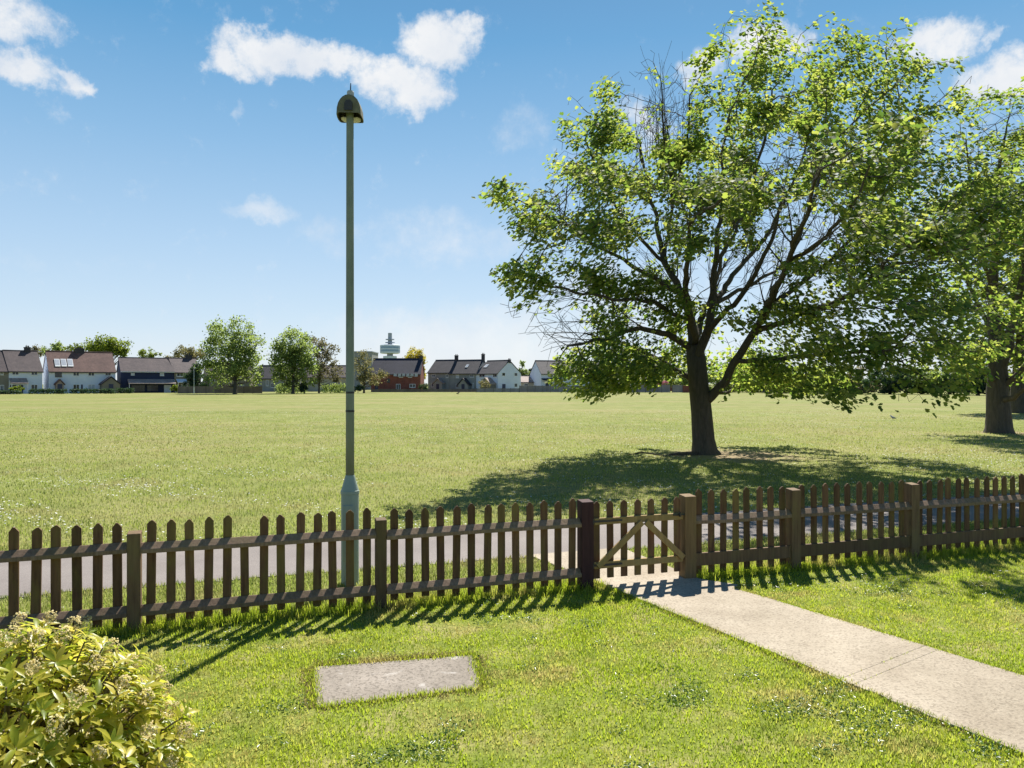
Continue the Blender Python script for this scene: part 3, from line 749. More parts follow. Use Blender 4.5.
T1L = [(None, [(705.5, 456, 0, .46), (704.5, 451, 0, .38), (703.5, 440, 0, .325), (701.5, 412, 0, .30), (699, 388, 0, .29), (696.5, 362, 0, .28), (694.5, 346, 0, .255)]),
       (1, [(703, 404, 0, .17), (719, 388, -.3, .145), (733, 364, -.8, .13), (752, 335, -1.3, .115), (770, 305, -2, .095), (786, 270, -2.6, .075), (800, 235, -3.0, .06), (816, 195, -3.2, .045), (835, 140, -3.2, .025)]),
       (1, [(752, 335, -1.3, .10), (790, 322, -2.8, .085), (825, 306, -4.4, .07), (858, 290, -5.8, .05), (885, 262, -6.8, .035)]),
       (1, [(733, 364, -.8, .08), (770, 360, -2.2, .07), (812, 356, -4, .055), (850, 352, -5.8, .04), (890, 350, -7, .025)]),
       (1, [(770, 305, -2, .08), (806, 280, -2.2, .065), (845, 245, -2.0, .05), (880, 200, -1.6, .04), (905, 150, -1.2, .025)]),
       (1, [(694, 346, 0, .19), (691, 322, .2, .165), (680, 293, .6, .13), (664, 262, 1, .10), (656, 225, 1.3, .075), (648, 178, 1.5, .05), (640, 140, 1.6, .035)]),
       (1, [(696, 362, 0, .16), (706, 336, -.4, .15), (712, 305, -.5, .125), (714, 270, -.6, .095), (717, 230, -.8, .07), (723, 180, -1, .045), (728, 120, -1.1, .035)]),
       (1, [(712, 305, -.5, .10), (730, 280, .8, .09), (755, 250, 1.8, .075), (780, 210, 2.6, .06), (802, 160, 3, .04), (820, 100, 3.2, .025)]),
       (1, [(706, 336, -.4, .10), (728, 308, -1.4, .085), (752, 280, -2.4, .07), (772, 240, -3.4, .055), (784, 190, -4.2, .035)]),
       (1, [(712, 305, -.5, .08), (738, 290, .4, .07), (775, 272, 1.4, .05), (812, 250, 2.5, .04), (850, 215, 3.4, .03)]),
       (1, [(714, 270, -.6, .07), (736, 232, .2, .055), (752, 190, .6, .045), (765, 140, .8, .03), (772, 90, .8, .02)]),
       (1, [(694, 348, 0, .12), (668, 334, -.5, .10), (640, 328, -1, .08), (605, 340, -1.5, .055), (568, 346, -2, .03)]),
       (1, [(698, 382, 0, .10), (674, 369, .3, .09), (652, 356, .6, .075), (622, 344, 1, .05), (585, 333, 1.4, .03)]),
       (1, [(680, 293, .6, .09), (650, 275, 0, .075), (615, 255, -1.6, .05), (575, 233, -3, .035), (535, 210, -4.2, .025), (505, 193, -4.8, .012)]),
       (1, [(691, 322, .2, .08), (660, 305, -1.5, .065), (612, 300, -3, .045), (560, 287, -4.2, .03), (520, 280, -4.8, .015)]),
       (1, [(664, 262, 1, .07), (630, 225, .4, .055), (600, 185, 0, .04), (585, 140, 0, .025)]),
       (1, [(694, 346, 0, .11), (690, 315, -1.5, .10), (686, 270, -3, .075), (690, 222, -4.4, .05), (716, 205, -6.4, .04), (738, 188, -7.8, .025)]),
       (1, [(752, 335, -1.3, .10), (768, 302, -3.4, .09), (788, 262, -5.4, .07), (804, 222, -7.2, .05), (815, 180, -8.4, .03)]),
       (1, [(788, 262, -5.4, .05), (822, 240, -6.8, .045), (852, 205, -8, .03), (872, 160, -8.4, .02)]),
       (1, [(696, 362, 0, .11), (700, 320, 1.5, .10), (720, 270, 3.2, .07), (738, 205, 4.4, .04)]),
       (1, [(664, 262, 1, .06), (672, 210, 1.2, .05), (668, 150, 1.3, .035), (662, 90, 1.3, .02)]),
       (1, [(672, 210, 1.2, .04), (684, 150, 1.4, .03), (690, 95, 1.5, .015)]),
       (1, [(701, 400, 0, .07), (720, 392, 1.2, .06), (748, 384, 2.6, .045), (775, 380, 4, .03)])]
T1C = [(810, 165, -8.2, 56, 46, 2.0, .6), (855, 185, -8.4, 46, 60, 2.2, .7), (738, 190, -7.6, 44, 32, 1.6, .6), (864, 150, -7.6, 38, 44, 2.0, .7), (862, 265, -8.4, 50, 40, 2.0, .8),
       (610, 150, .3, 62, 62, 3.0, 1.0), (586, 215, -2.2, 60, 52, 3.4, 1.5), (560, 258, -3.8, 50, 34, 2.4, 1.5), (545, 225, -4.6, 34, 34, 1.6, 1.3), (502, 192, -4.8, 26, 11, 1.0, 3.5), (532, 236, -5.2, 24, 24, 1.4, 1.5), (514, 268, -5.2, 20, 24, 1.0, 2.0), (535, 205, -4.2, 24, 20, 1.0, 1.6), (612, 95, .4, 22, 24, 1.4, 1.2),
       (655, 205, -3, 70, 55, 2.2, .8), (655, 150, 2.6, 60, 45, 2.4, .9), (715, 130, 0, 62, 62, 3.8, .9), (735, 62, 0, 44, 34, 2.8, 1.0), (795, 82, .6, 60, 44, 3.4, 1.0), (858, 74, -.6, 46, 36, 3.0, 1.05),
       (835, 130, -1, 85, 66, 4.2, .8), (892, 140, -2, 40, 60, 3.6, 1.1), (915, 215, -4.6, 60, 66, 3.6, 1.6), (945, 275, -4.6, 44, 60, 3.0, 1.7), (880, 270, -6, 66, 56, 3.0, 1.6), (860, 332, -6, 72, 42, 3.2, 1.5), (835, 388, -6, 40, 12, 1.4, 2.2), (905, 398, -6.4, 36, 12, 1.2, 2.4), (790, 388, -3, 34, 12, 1.6, 2.0),
       (925, 345, -5.6, 46, 46, 2.8, 1.3), (880, 385, -6.4, 62, 18, 2.2, 1.2), (790, 355, -2.6, 44, 34, 2.8, 1.0), (765, 375, 2.0, 48, 24, 2.6, 1.0), (735, 355, 3.2, 40, 28, 2.0, .8), (820, 375, 1.5, 40, 20, 2.4, 1.0),
       (620, 362, -.8, 64, 28, 2.8, 2.0), (588, 378, -1.2, 40, 22, 1.8, 2.4), (650, 300, -1.5, 50, 18, 1.6, 1.2), (650, 365, 2, 44, 18, 2.0, .8), (700, 290, -2.8, 36, 22, 1.2, .7), (740, 200, -3.6, 62, 40, 2.0, .9), (755, 170, 4, 66, 60, 2.2, .7), (690, 345, 2.5, 36, 20, 1.5, .5),
       (850, 200, 3, 64, 60, 2.6, .7), (520, 290, -4.4, 30, 40, 1.6, .8), (560, 320, -1.6, 48, 26, 2.0, .8), (655, 95, 1.3, 36, 48, 1.2, 1.0), (640, 300, -1.0, 60, 30, 2.4, .7), (690, 240, -4.6, 60, 30, 1.2, .6), (960, 320, -3, 30, 50, 2.4, 1.0)]
SPR1 = [(664, 165, 1.3, (-.05, 0, 1), 12, 2.5, .15, .02), (684, 160, 1.4, (.10, 0, 1), 7, 2.4, .14, .02), (640, 160, 1.6, (-.05, 0, 1), 5, 1.9, .15, .02),
        (600, 303, -2.6, (-1, -.35, .25), 4, 2.0, .16, -.03), (575, 290, -3, (-1, -.35, .12), 3, 1.5, .18, -.04), (600, 342, -1.6, (-1, -.2, .15), 4, 1.8, .18, -.04), (640, 328, -1, (-1, 0, .35), 3, 1.8, .2, -.04),
        (745, 290, .4, (.6, .2, 1), 6, 2.6, .25, 0), (770, 300, -1.9, (.5, 0, 1), 5, 2.8, .25, 0), (712, 300, -.5, (.1, -.1, 1), 5, 2.6, .28, 0), (685, 300, .4, (-.3, .1, 1), 5, 2.4, .25, 0)]
BARE1 = [(778, 150, 30, 22), (508, 322, 36, 34), (548, 328, 40, 18), (655, 88, 38, 56), (735, 272, 60, 32), (800, 225, 48, 34)]
maple_tree('maple_tree', 'big spreading maple tree in the middle of the green, bare twigs at its crown top', TREE, T1L, T1C, 34.0, BARE1, 9.0, .106, GT, .30, sprays=SPR1, full=[(505, 192, 36, 24), (610, 370, 60, 26)])

T2L = [(None, [(999, 436, 0, .62), (999, 428, 0, .50), (998.5, 410, 0, .44), (997.5, 392, 0, .41), (998, 378, 0, .38), (996, 340, 0, .26), (994, 300, .2, .21), (996, 250, .2, .17), (1000, 190, 0, .1), (1004, 140, 0, .05)]),
       (1, [(998, 378, 0, .22), (1010, 345, -.5, .20), (1018, 300, -.8, .16), (1026, 240, -1, .11), (1036, 180, -1, .06)]),
       (1, [(998, 392, 0, .15), (1016, 376, -.6, .13), (1040, 350, -1.4, .10), (1080, 310, -2, .06)]),
       (1, [(998, 400, 0, .14), (1014, 398, -.9, .12), (1030, 385, -2, .09), (1060, 372, -3, .05)]),
       (1, [(998, 384, 0, .12), (982, 370, -.8, .10), (960, 360, -2, .07), (930, 350, -3, .04)]),
       (1, [(996, 340, 0, .12), (976, 300, .8, .09), (955, 250, 1.5, .06), (940, 190, 2, .03)]),
       (1, [(994, 300, .2, .10), (982, 250, -1.6, .08), (970, 190, -2.6, .05), (966, 140, -3, .03)]),
       (1, [(1018, 300, -.8, .10), (1050, 250, 1, .07), (1080, 200, 2, .04)])]
T2C = [(1000, 130, 0, 62, 50, 3.4, 1), (960, 190, .6, 46, 66, 3.2, 1), (1040, 170, 0, 70, 66, 4, .9), (970, 270, 0, 50, 60, 3.6, .9), (1050, 270, 0, 76, 60, 4, .9), (1080, 220, 1, 60, 80, 4, .7),
       (955, 345, -2, 44, 34, 2.6, .9), (1040, 350, -2, 60, 34, 3, .9), (940, 368, 0, 34, 18, 2.2, .9), (1000, 220, -3.4, 60, 70, 2, .8), (990, 110, 0, 30, 24, 2, 1), (1020, 330, 2.5, 60, 50, 2.5, .8)]
maple_tree('maple_tree', 'tall thick-trunked maple tree by the right edge of the green', TREE2, T2L, T2C, 15.0, [(1002, 330, 26, 60)], 8.5, .15, GT, .42, 2.2, None, (.34, 4, .36))
T3L = [(None, [(1019, 414.5, 0, .66), (1018.5, 411, 0, .54), (1018, 400, 0, .50), (1018, 385, 0, .44), (1020, 360, 0, .36), (1022, 320, 0, .25), (1026, 270, 0, .12)]),
       (1, [(1020, 370, 0, .2), (1006, 345, 0, .15), (990, 310, 0, .08)]), (1, [(1022, 350, 0, .2), (1040, 320, 0, .12), (1060, 290, 0, .06)])]
T3C = [(1020, 250, 0, 64, 60, 4.6, 1), (985, 310, 0, 50, 50, 4, 1), (1060, 310, 0, 60, 60, 4.6, 1), (1000, 360, -2, 60, 24, 3.4, .8)]
maple_tree('maple_tree', 'more distant maple at the right edge, its trunk half hidden behind the thick-trunked one', TREE3, T3L, T3C, 5, [], 14, .24, GT, .55, 3, None, (.5, 5, .5))
# roots and a fallen stick at the foot of the big tree
for nm, lb, pts, r_ in (('surface_root', 'pale surface root curling from the foot of the big maple trunk', [(-.30, -.25, .0), (-.5, -.38, .05), (-.95, -.42, .035), (-1.25, -.55, .0)], [.09, .07, .05, .02]),
                        ('fallen_stick', 'bare fallen stick lying on the grass left of the big maple trunk', [(-2.3, -.5, .02), (-1.9, -.62, .10), (-1.5, -.55, .04), (-1.2, -.75, .02)], [.012, .02, .018, .01])):
    q = MB(); q.tube(pts, r_, 7)
    if nm == 'fallen_stick': q.tube([(-1.9, -.62, .10), (-1.95, -.9, .16), (-2.15, -1.0, .12)], [.012, .01, .005], 5)
    o = q.build(nm, M_bark, smooth=True); o.location = (TREE[0], TREE[1], 0); tag(o, lb, nm.split('_')[1])

# ------------------------------------------------------------------ the shrub in the corner
M_skl = leafy('skimmia_leaf', [(.13, .19, .016), (.26, .30, .026), (.42, .40, .045), (.60, .52, .09)], [(.34, .44, .025), (.54, .58, .045), (.68, .64, .08), (.74, .64, .14)], .52, .36, .2, .35)
M_skf = leafy('cream_flower', [(.60, .48, .20), (.70, .60, .30), (.76, .68, .42)], [(.6, .50, .22), (.7, .60, .32)], .45, .6, .2)
M_stem = simple('woody_stem', (.10, .075, .05), (.20, .16, .11), 12, .85, .3)
BX, BY = -2.52, 3.72
sh = thing('flowering_shrub', 'rounded yellow-green shrub with cream flower heads in the lawn corner', 'shrub', (BX, BY, 0))
LANCE = ([(0, 0, 0), (0, .5, .03), (0, 1, -.10), (-.13, .25, .05), (-.17, .55, .07), (-.10, .82, .0), (.13, .25, .05), (.17, .55, .07), (.10, .82, .0)],
         [(0, 1, 4, 3), (1, 2, 5, 4), (0, 6, 7, 1), (1, 7, 8, 2)])
stems = MB(); LP, LN, LT, LS = [], [], [], []; heads = []
ns = 540
for i in range(ns):
    a = i * 2.39996; u = (i + .5) / ns; ph = math.acos(1 - u * 1.12) if u * 1.12 < 1.95 else 1.7
    r_ = random.uniform(.82, 1.03) if i % 3 else random.uniform(.5, .85)
    d = np.array([math.cos(a) * math.sin(ph), math.sin(a) * math.sin(ph), math.cos(ph)])
    top = np.array([d[0] * .88 * r_, d[1] * .80 * r_, .12 + max(d[2], -.05) * .63 * r_ + .03 * math.sin(5 * a)])
    if d[2] < .15: top[2] = max(top[2], .10)
    foot = np.array([d[0] * .12, d[1] * .12, 0]); mid = foot * .4 + top * .6 + np.array([0, 0, -.06])
    stems.tube([foot, mid, top], [.009, .006, .004], 5)
    ax = d * .75 + np.array([0, 0, .65]) + rng.normal(0, .18, 3); ax /= np.linalg.norm(ax)
    nl = random.randint(9, 14)
    for k in range(nl):
        b = k * 2.39996 + a; e1 = np.cross(ax, (0.3, .2, 1)); e1 /= np.linalg.norm(e1); e2 = np.cross(ax, e1)
        o_ = math.cos(b) * e1 + math.sin(b) * e2; lift = random.uniform(.35, 1.5)
        t_ = o_ + ax * lift; t_ /= np.linalg.norm(t_)
        LP.append(top - ax * (.075 * k / nl - .01)); LT.append(t_); LN.append(ax - o_ * .4 + rng.normal(0, .15, 3)); LS.append(random.uniform(.060, .105))
    if i % 4 == 1 and d[2] > -.1: heads.append((top + ax * .055, ax))
stems.build('stem', M_stem, sh)
V, L, Z = stamp(np.array(LP), np.array(LN), np.array(LT), np.array(LS), *LANCE)
np_mesh('foliage', V, L, Z, M_skl, sh)
PET = ([(-.5, -.5, 0), (.5, -.5, 0), (.5, .5, 0), (-.5, .5, 0), (0, 0, .7)], [(0, 1, 4), (1, 2, 4), (2, 3, 4), (3, 0, 4)])
for p, ax in heads:
    n = 90; v = rng.normal(0, 1, (n, 3)); v /= np.linalg.norm(v, axis=1, keepdims=True); v *= rng.uniform(.6, 1, (n, 1))
    sz = random.uniform(.034, .052); C = v * (sz, sz, sz * 1.15)
    V, L, Z = stamp(C, v, rng.normal(0, 1, (n, 3)), rng.uniform(.006, .011, n), *PET)
    o = np_mesh('flower_head', V, L, Z, M_skf, sh); o.location = p
    o.rotation_euler = Vector(ax).to_track_quat('Z', 'Y').to_euler()

# ------------------------------------------------------------------ far houses
def wallmat(name, c, v=.12, sc_=.5): return simple(name, tuple(k * (1 - v) for k in c), tuple(min(k * (1 + v), .9) for k in c), sc_, .85, .1)
W_white = wallmat('white_render', (.60, .645, .74), .07); W_grey = wallmat('grey_pebbledash', (.26, .26, .25), .2); W_tanw = wallmat('tan_render', (.20, .18, .145))
W_navy = wallmat('navy_boarding', (.022, .030, .070)); W_cream = wallmat('cream_render', (.42, .38, .30))
def brickm(name, c1, c2, mortar):
    m, nt = new_mat(name)
    b = nt.nodes.new('ShaderNodeTexBrick'); b.inputs['Color1'].default_value = rgba(c1); b.inputs['Color2'].default_value = rgba(c2); b.inputs['Mortar'].default_value = rgba(mortar)
    b.inputs['Scale'].default_value = 4.4; mp = nt.nodes.new('ShaderNodeMapping'); mp.inputs['Rotation'].default_value = (R(90), 0, 0)
    oc = coords(nt, 'Object'); nt.links.new(oc, mp.inputs[0]); nt.links.new(mp.outputs[0], b.inputs[0])
    c = mixc(nt, 1.0, b.outputs[0], ramp(nt, noise(nt, oc, .8, 5), [(.3, (.75, .75, .75)), (.7, (1.2, 1.2, 1.2))]), 'MULTIPLY')
    return finish(m, nt, c, .9, None)
W_brick = brickm('red_brick', (.24, .060, .036), (.17, .042, .030), (.22, .15, .12))
def roofm(name, c1, c2, row=3.2):
    m, nt = new_mat(name)
    oc = coords(nt, 'Object'); n = noise(nt, oc, .55, 6, .7); n2 = noise(nt, mapping(nt, oc, (1, 1, .2)), 3, 4)
    col = mixc(nt, 1.0, ramp(nt, n, [(.32, c1), (.68, c2)]), ramp(nt, n2, [(.3, (.8, .8, .8)), (.7, (1.2, 1.2, 1.2))]), 'MULTIPLY')
    wv = nt.nodes.new('ShaderNodeTexWave'); wv.wave_type = 'BANDS'; wv.bands_direction = 'Z'; wv.inputs['Scale'].default_value = row; nt.links.new(oc, wv.inputs[0])
    return finish(m, nt, col, .75, wv.outputs[0], .5, .03, .3)
R_brown = roofm('brown_roof_tile', (.055, .042, .046), (.110, .082, .080)); R_red = roofm('mottled_red_tile', (.105, .058, .050), (.185, .105, .085))
R_slate = roofm('blue_slate', (.014, .017, .032), (.034, .034, .056)); R_grey = roofm('grey_roof_tile', (.036, .033, .040), (.070, .062, .066)); R_tanr = roofm('tan_roof_tile', (.26, .20, .175), (.38, .30, .26))
M_frame = simple('white_window_frame', (.65, .65, .65), (.75, .75, .75), 4, .5, 0); M_dframe = simple('dark_window_frame', (.05, .045, .045), (.09, .08, .08), 4, .5, 0)
def glass_mat():
    m, nt = new_mat('window_glass'); n = noise(nt, coords(nt, 'Position'), .45, 3)
    return finish(m, nt, ramp(nt, n, [(.35, (.012, .015, .022)), (.7, (.06, .07, .09))]), .12, None, spec=.5)
M_glass = glass_mat(); M_door = simple('dark_door', (.03, .035, .07), (.05, .055, .10), 3, .5, 0); M_wdoor = simple('pale_door', (.5, .52, .6), (.6, .62, .7), 3, .5, 0)
M_curtain = simple('pale_blind', (.34, .36, .40), (.46, .48, .52), 3, .8, 0)

class House:
    def __init__(s, label, x0, x1, Y0, Y1, ye, yr, wallm, roofmat, depth=8.0, chim=(), name='house', group='houses along the far side of the field', over=.35):
        s.p0 = np.array([(x0 - CX) / F * Y0, Y0]); s.p1 = np.array([(x1 - CX) / F * Y1, Y1])
        d = s.p1 - s.p0; s.W = np.linalg.norm(d); s.e = d / s.W; s.n = np.array([-s.e[1], s.e[0]]); s.ang = math.atan2(s.e[1], s.e[0])
        Ym = (Y0 + Y1) / 2; s.ez = CH - (ye - HZ) / F * Ym; mid = (s.p0 + s.p1) / 2 + s.n * depth / 2
        s.rz = CH - (yr - HZ) / F * mid[1]; s.D = depth
        s.root = thing(name, label, 'house', (s.p0[0], s.p0[1], 0), s.ang, group)
        W, D, ez, rz = s.W, depth, s.ez, s.rz
        q = MB(); q.add([(0, 0, -.3), (0, D, -.3), (0, D, ez), (0, D / 2, rz - .12), (0, 0, ez), (W, 0, -.3), (W, D, -.3), (W, D, ez), (W, D / 2, rz - .12), (W, 0, ez)],
                        [(0, 4, 3, 2, 1), (5, 6, 7, 8, 9), (0, 5, 9, 4), (1, 2, 7, 6), (4, 9, 8, 3), (2, 3, 8, 7), (0, 1, 6, 5)])
        q.build('wall', wallm, s.root)
        k = (rz - ez) / (D / 2); q = MB(); t = .16
        for sg in (0, 1):
            y_e, y_r = (-over, D / 2) if sg == 0 else (D + over, D / 2)
            ze = ez - k * over
            q.prism([(-.12, y_e, ze), (-.12, y_r, rz), (-.12, y_r, rz + t), (-.12, y_e, ze + t)], (W + .24, 0, 0))
        q.tube([(-.12, D / 2, rz + t), (W + .12, D / 2, rz + t)], .12, 6)
        s.roof = q.build('roof', roofmat, s.root)
        q = MB(); q.box(-.1, W + .1, -over - .10, -over - .005, ez - k * over - .05, ez - k * over + .10); q.build('gutter', M_dframe if wallm is not W_navy else M_frame, s.root)
        for u, h, wd in chim:
            q = MB(); q.box(u * W - wd / 2, u * W + wd / 2, D / 2 - .35, D / 2 + .35, rz - .6, rz + h); q.box(u * W - wd / 2 - .06, u * W + wd / 2 + .06, D / 2 - .41, D / 2 + .41, rz + h - .16, rz + h + .02)
            for j in (-.22, .22): q.lathe([(.12, 0), (.10, .35)], (u * W + j, D / 2, rz + h), 8)
            q.build('chimney', R_grey, s.roof)
    def uz(s, px, py, back=0.0):
        dx = (px - CX) / F; o = s.p0 + s.n * back
        A = np.array([[dx, -s.e[0]], [1, -s.e[1]]]); t, u = np.linalg.solve(A, o); return u, CH - (py - HZ) / F * t
    def window(s, px0, px1, py0, py1, frame=None, glass=None):
        (u0, z1), (u1, z0) = s.uz(px0, py0), s.uz(px1, py1); fr = frame or M_frame; b = .09; q = MB()
        q.box(u0, u1, -.06, -.004, z0, z0 + b); q.box(u0, u1, -.06, -.004, z1 - b, z1); q.box(u0, u0 + b, -.06, -.004, z0 + b, z1 - b); q.box(u1 - b, u1, -.06, -.004, z0 + b, z1 - b)
        um = (u0 + u1) / 2; q.box(um - .04, um + .04, -.055, -.004, z0 + b, z1 - b); q.box(u0 - .06, u1 + .06, -.14, -.062, z0 - .06, z0 + .02)
        w_ = q.build('window', fr, s.root); g = MB(); g.box(u0 + b, u1 - b, -.03, -.006, z0 + b, z1 - b); g.build('pane', glass or M_glass, w_)
    def door(s, px0, px1, py0, m_=None):
        (u0, z1), (u1, _) = s.uz(px0, py0), s.uz(px1, py0); q = MB(); q.box(u0, u1, -.05, -.004, 0, z1); o = q.build('door', m_ or M_door, s.root)
        q = MB(); q.tube([(u1 - .12, -.1, 1.0), (u1 - .12, -.052, 1.0)], .04, 6); q.build('handle', M_iron, o)
    def canopy(s, px0, px1, py0, py1, m_, dep=1.4, posts=True):
        (u0, z1), (u1, z0) = s.uz(px0, py0), s.uz(px1, py1); q = MB()
        q.prism([(u0, -dep, z0), (u0, -.004, z1), (u0, -.004, z1 - .15), (u0, -dep, z0 - .15)], (u1 - u0, 0, 0)); o = q.build('porch_roof', m_, s.root)
        if posts:
            for u in (u0 + .1, u1 - .2):
                q = MB(); q.box(u, u + .12, -dep + .06, -dep + .18, 0, z0 - .15); q.build('porch_post', M_frame, o)
    def gable_porch(s, px0, px1, pyr, pye, m_, rm, dep=1.6, dpx=None):
        (u0, ze), (u1, _) = s.uz(px0, pye), s.uz(px1, pye); um = (u0 + u1) / 2; zr = s.uz((px0 + px1) / 2, pyr)[1]
        q = MB(); a = .25; q.prism([(u0 + a, -dep, -.2), (u1 - a, -dep, -.2), (u1 - a, -dep, ze), (um, -dep, zr - .1), (u0 + a, -dep, ze)], (0, dep - .004, 0)); o = q.build('porch', m_, s.root)
        q = MB()
        for ux in (u0, u1):
            q.prism([(ux, -dep - .25, ze - .12), (um, -dep - .25, zr), (um, -dep - .25, zr + .22), (ux, -dep - .25, ze + .1)], (0, dep + .24, 0))
        q.build('porch_roof', rm, o)
        q = MB(); q.box(um - .45, um + .45, -dep - .05, -dep - .004, 0, 2.0); q.build('porch_door', M_door, o)
    def rooflight(s, px0, px1, py0, py1, m_=None):
        k = (s.rz - s.ez) / (s.D / 2)
        def on(px, py):
            b = 0.0
            for _ in range(12):
                u, z = s.uz(px, py, b); b = (z - .16 - s.ez) / k
            return u, b, z
        (u0, b1, z1), (u1, b0, z0) = on(px0, py0), on(px1, py1); u0b = on(px0 + 2, py1)[0]; u1 = u0b + max(.5, on(px1, py0)[0] - u0)
        q = MB(); wd = u1 - u0b
        q.prism([(u0b, b0, z0 + .03), (u0b + wd, b0, z0 + .03), (u0b + wd, b1, z1 + .03), (u0b, b1, z1 + .03)], (0, -.05, .08)); r_ = q.build('rooflight', m_ or M_frame, s.roof)
        q = MB(); q.prism([(u0b + .12, b0 + .3, z0 + .3 * k + .05), (u0b + wd - .12, b0 + .3, z0 + .3 * k + .05), (u0b + wd - .12, b1 - .15, z1 - .15 * k + .05), (u0b + .12, b1 - .15, z1 - .15 * k + .05)], (0, -.055, .085)); q.build('pane', M_curtain, r_)

h = House('tan rendered house cut by the left edge of the photo, brown roof', -26, 8.6, 151, 155, 370.5, 351, W_tanw, R_brown, chim=())
h.window(0.5, 3.5, 371, 375); h.window(-10, -5, 371, 375); h.window(0, 4, 385, 391); h.window(-14, -8, 384, 390)
h = House('white house with brown roof and lean-to porch, second from the left edge', 8.8, 42.5, 155, 159.5, 370.5, 351.3, W_white, R_brown, chim=((.72, .9, 1.1),))
h.window(12, 18.8, 371.3, 375); h.window(31, 37.5, 371, 375.2); h.window(31, 37.6, 384.5, 390); h.canopy(9, 26.5, 378, 383, R_tanr); h.window(10, 16, 385, 391, M_dframe); h.door(19, 23, 385)
h = House('white semi-detached house with mottled red roof and three white rooflights', 49, 115.5, 160, 168, 371, 352.4, W_white, R_red, chim=((.5, .9, 1.8),))
for a in (0, 6.5, 13): h.rooflight(53.2 + a, 58.6 + a, 359.3, 366.8)
h.window(55, 61.8, 372, 377, M_dframe); h.window(73, 79.3, 371.8, 376); h.window(88, 94.5, 371.8, 376); h.window(105, 111, 371.8, 376)
h.window(73, 79.5, 384.3, 389.5); h.window(88, 95, 384.3, 389.5, None, M_curtain); h.door(81, 82.8, 384.5)
h.gable_porch(53.5, 64, 379.8, 384.5, R_tanr, R_red, 1.4); h.gable_porch(98.5, 119, 377.2, 384.3, W_tanw, R_slate, 2.2)
h = House('dark navy boarded house with long tan porch roof beside the red-roofed pair', 121, 174, 170, 176, 371, 358.5, W_navy, R_brown, chim=())
h.window(131, 134.5, 373, 375.2, None, M_curtain); h.window(160, 164, 373, 375.8, None, M_curtain); h.canopy(127.5, 174.5, 379, 383.3, R_tanr, 2.0); h.window(131.5, 145, 385, 391.5, M_dframe); h.window(147, 158, 385, 391, M_dframe); h.door(164, 171, 385, M_wdoor)
h = House('brown-roofed house partly hidden behind the dark conifer, next to the navy one', 174.5, 201, 176, 180, 372, 358.8, W_tanw, R_brown, chim=((.75, .9, 1.4),))
h.window(176.5, 183.5, 373, 376.5); h.canopy(176, 186, 379, 382, W_white, 1.2); h.door(178, 180.5, 385); h.window(181, 184, 384, 388)
h = House('brown-roofed house seen through the large loose green tree', 203, 250, 196, 198, 377, 363.5, W_tanw, R_brown, chim=((.3, .9, 1.0),))
h.window(210, 215, 379, 383); h.window(224, 229, 379, 383); h.window(240, 244, 385, 389); h.door(232, 235, 384)
h = House('brown-roofed house behind the airy bronze-tinted tree', 303, 352, 201, 203, 377, 366, W_cream, R_brown, chim=())
h.window(312, 317, 379, 383); h.window(333, 338, 379, 383); h.window(341, 345, 384, 388); h.door(326, 329, 384)
h = House('grey house showing in the gap behind the two large leafy trees', 255, 300, 198, 198, 378, 366, W_grey, R_grey, chim=())
h.window(266, 268.5, 380, 386); h.window(271, 275, 383, 387.5); h.window(285, 290, 381, 385); h.door(279, 282, 384)
h = House('red brick house with dark blue slate roof below the communications tower', 371, 420.5, 190, 190, 373.5, 359.2, W_brick, R_slate, chim=((.975, .8, .9),))
h.window(396, 400.5, 384, 389.5); h.window(409.5, 415.5, 384, 387.5); h.window(387, 390, 378.5, 382.5, M_dframe); h.door(375, 378, 384); h.window(399, 403, 374.6, 377.4); h.window(408, 412, 374.6, 377.4)
for i in range(6):
    u, z = h.uz(395.5 + i * 4.2, 375.2); q = MB(); q.prism([(u - .45, -.52, z - .25 - .15 * (i % 2)), (u + .42, -.52, z - .3), (u + .28, -.52, z + .38), (u - .3, -.52, z + .42)], (0, .16, 0)); q.build('eaves_tile_panel', M_curtain, h.root)
h = House('grey pebbledashed house with white-edged porch at the left end of its terrace', 428, 449, 203.5, 200.5, 372.3, 360.5, W_grey, R_grey, chim=((.98, 1.3, .8),))
h.window(432, 435.3, 374.2, 377); h.window(446, 448.5, 374, 377.5); h.window(431.5, 435, 383, 387); h.gable_porch(436, 446, 379, 383.5, W_grey, R_tanr, 1.6)
h = House('grey pebbledashed house with a rooflight, in the middle of its terrace', 449.2, 476, 200.4, 196.6, 373, 360.5, W_grey, R_grey, chim=((.98, 1.6, .7),))
h.rooflight(463, 465.5, 365, 367.6); h.window(456, 459, 374.5, 378, None, M_curtain); h.window(470, 474, 374, 377.2); h.window(456, 458.5, 384, 388); h.gable_porch(460.5, 472, 378.8, 385, W_grey, R_grey, 1.6); h.window(472.5, 474, 383, 388)
h = House('white house at the right end of the grey terrace with its gable showing', 476.2, 498, 196.5, 190.5, 373.2, 361, W_white, R_grey, chim=((.99, .25, .5),))
h.rooflight(481.5, 484.5, 365, 367.6); h.window(479.3, 485, 374, 377.2); h.window(493, 497, 374, 377.2); h.gable_porch(485, 496.5, 378.3, 384, W_tanw, R_tanr, 1.8)
for (pu, z0_, z1_, nm) in ((1.9, 4.0, 4.9, 'window'), (6.2, 4.0, 4.9, 'window'), (6.2, 1.2, 2.2, 'window'), (2.0, 0, 2.0, 'door')):
    q = MB(); q.box(h.W + .004, h.W + .06, pu - .55, pu + .55, z0_, z1_)
    if nm == 'door': q.build('door', M_door, h.root)
    else:
        q2 = MB(); o = q.build('window', M_frame, h.root); q2.box(h.W + .03, h.W + .065, pu - .46, pu + .46, z0_ + .1, z1_ - .1); q2.build('pane', M_glass, o)
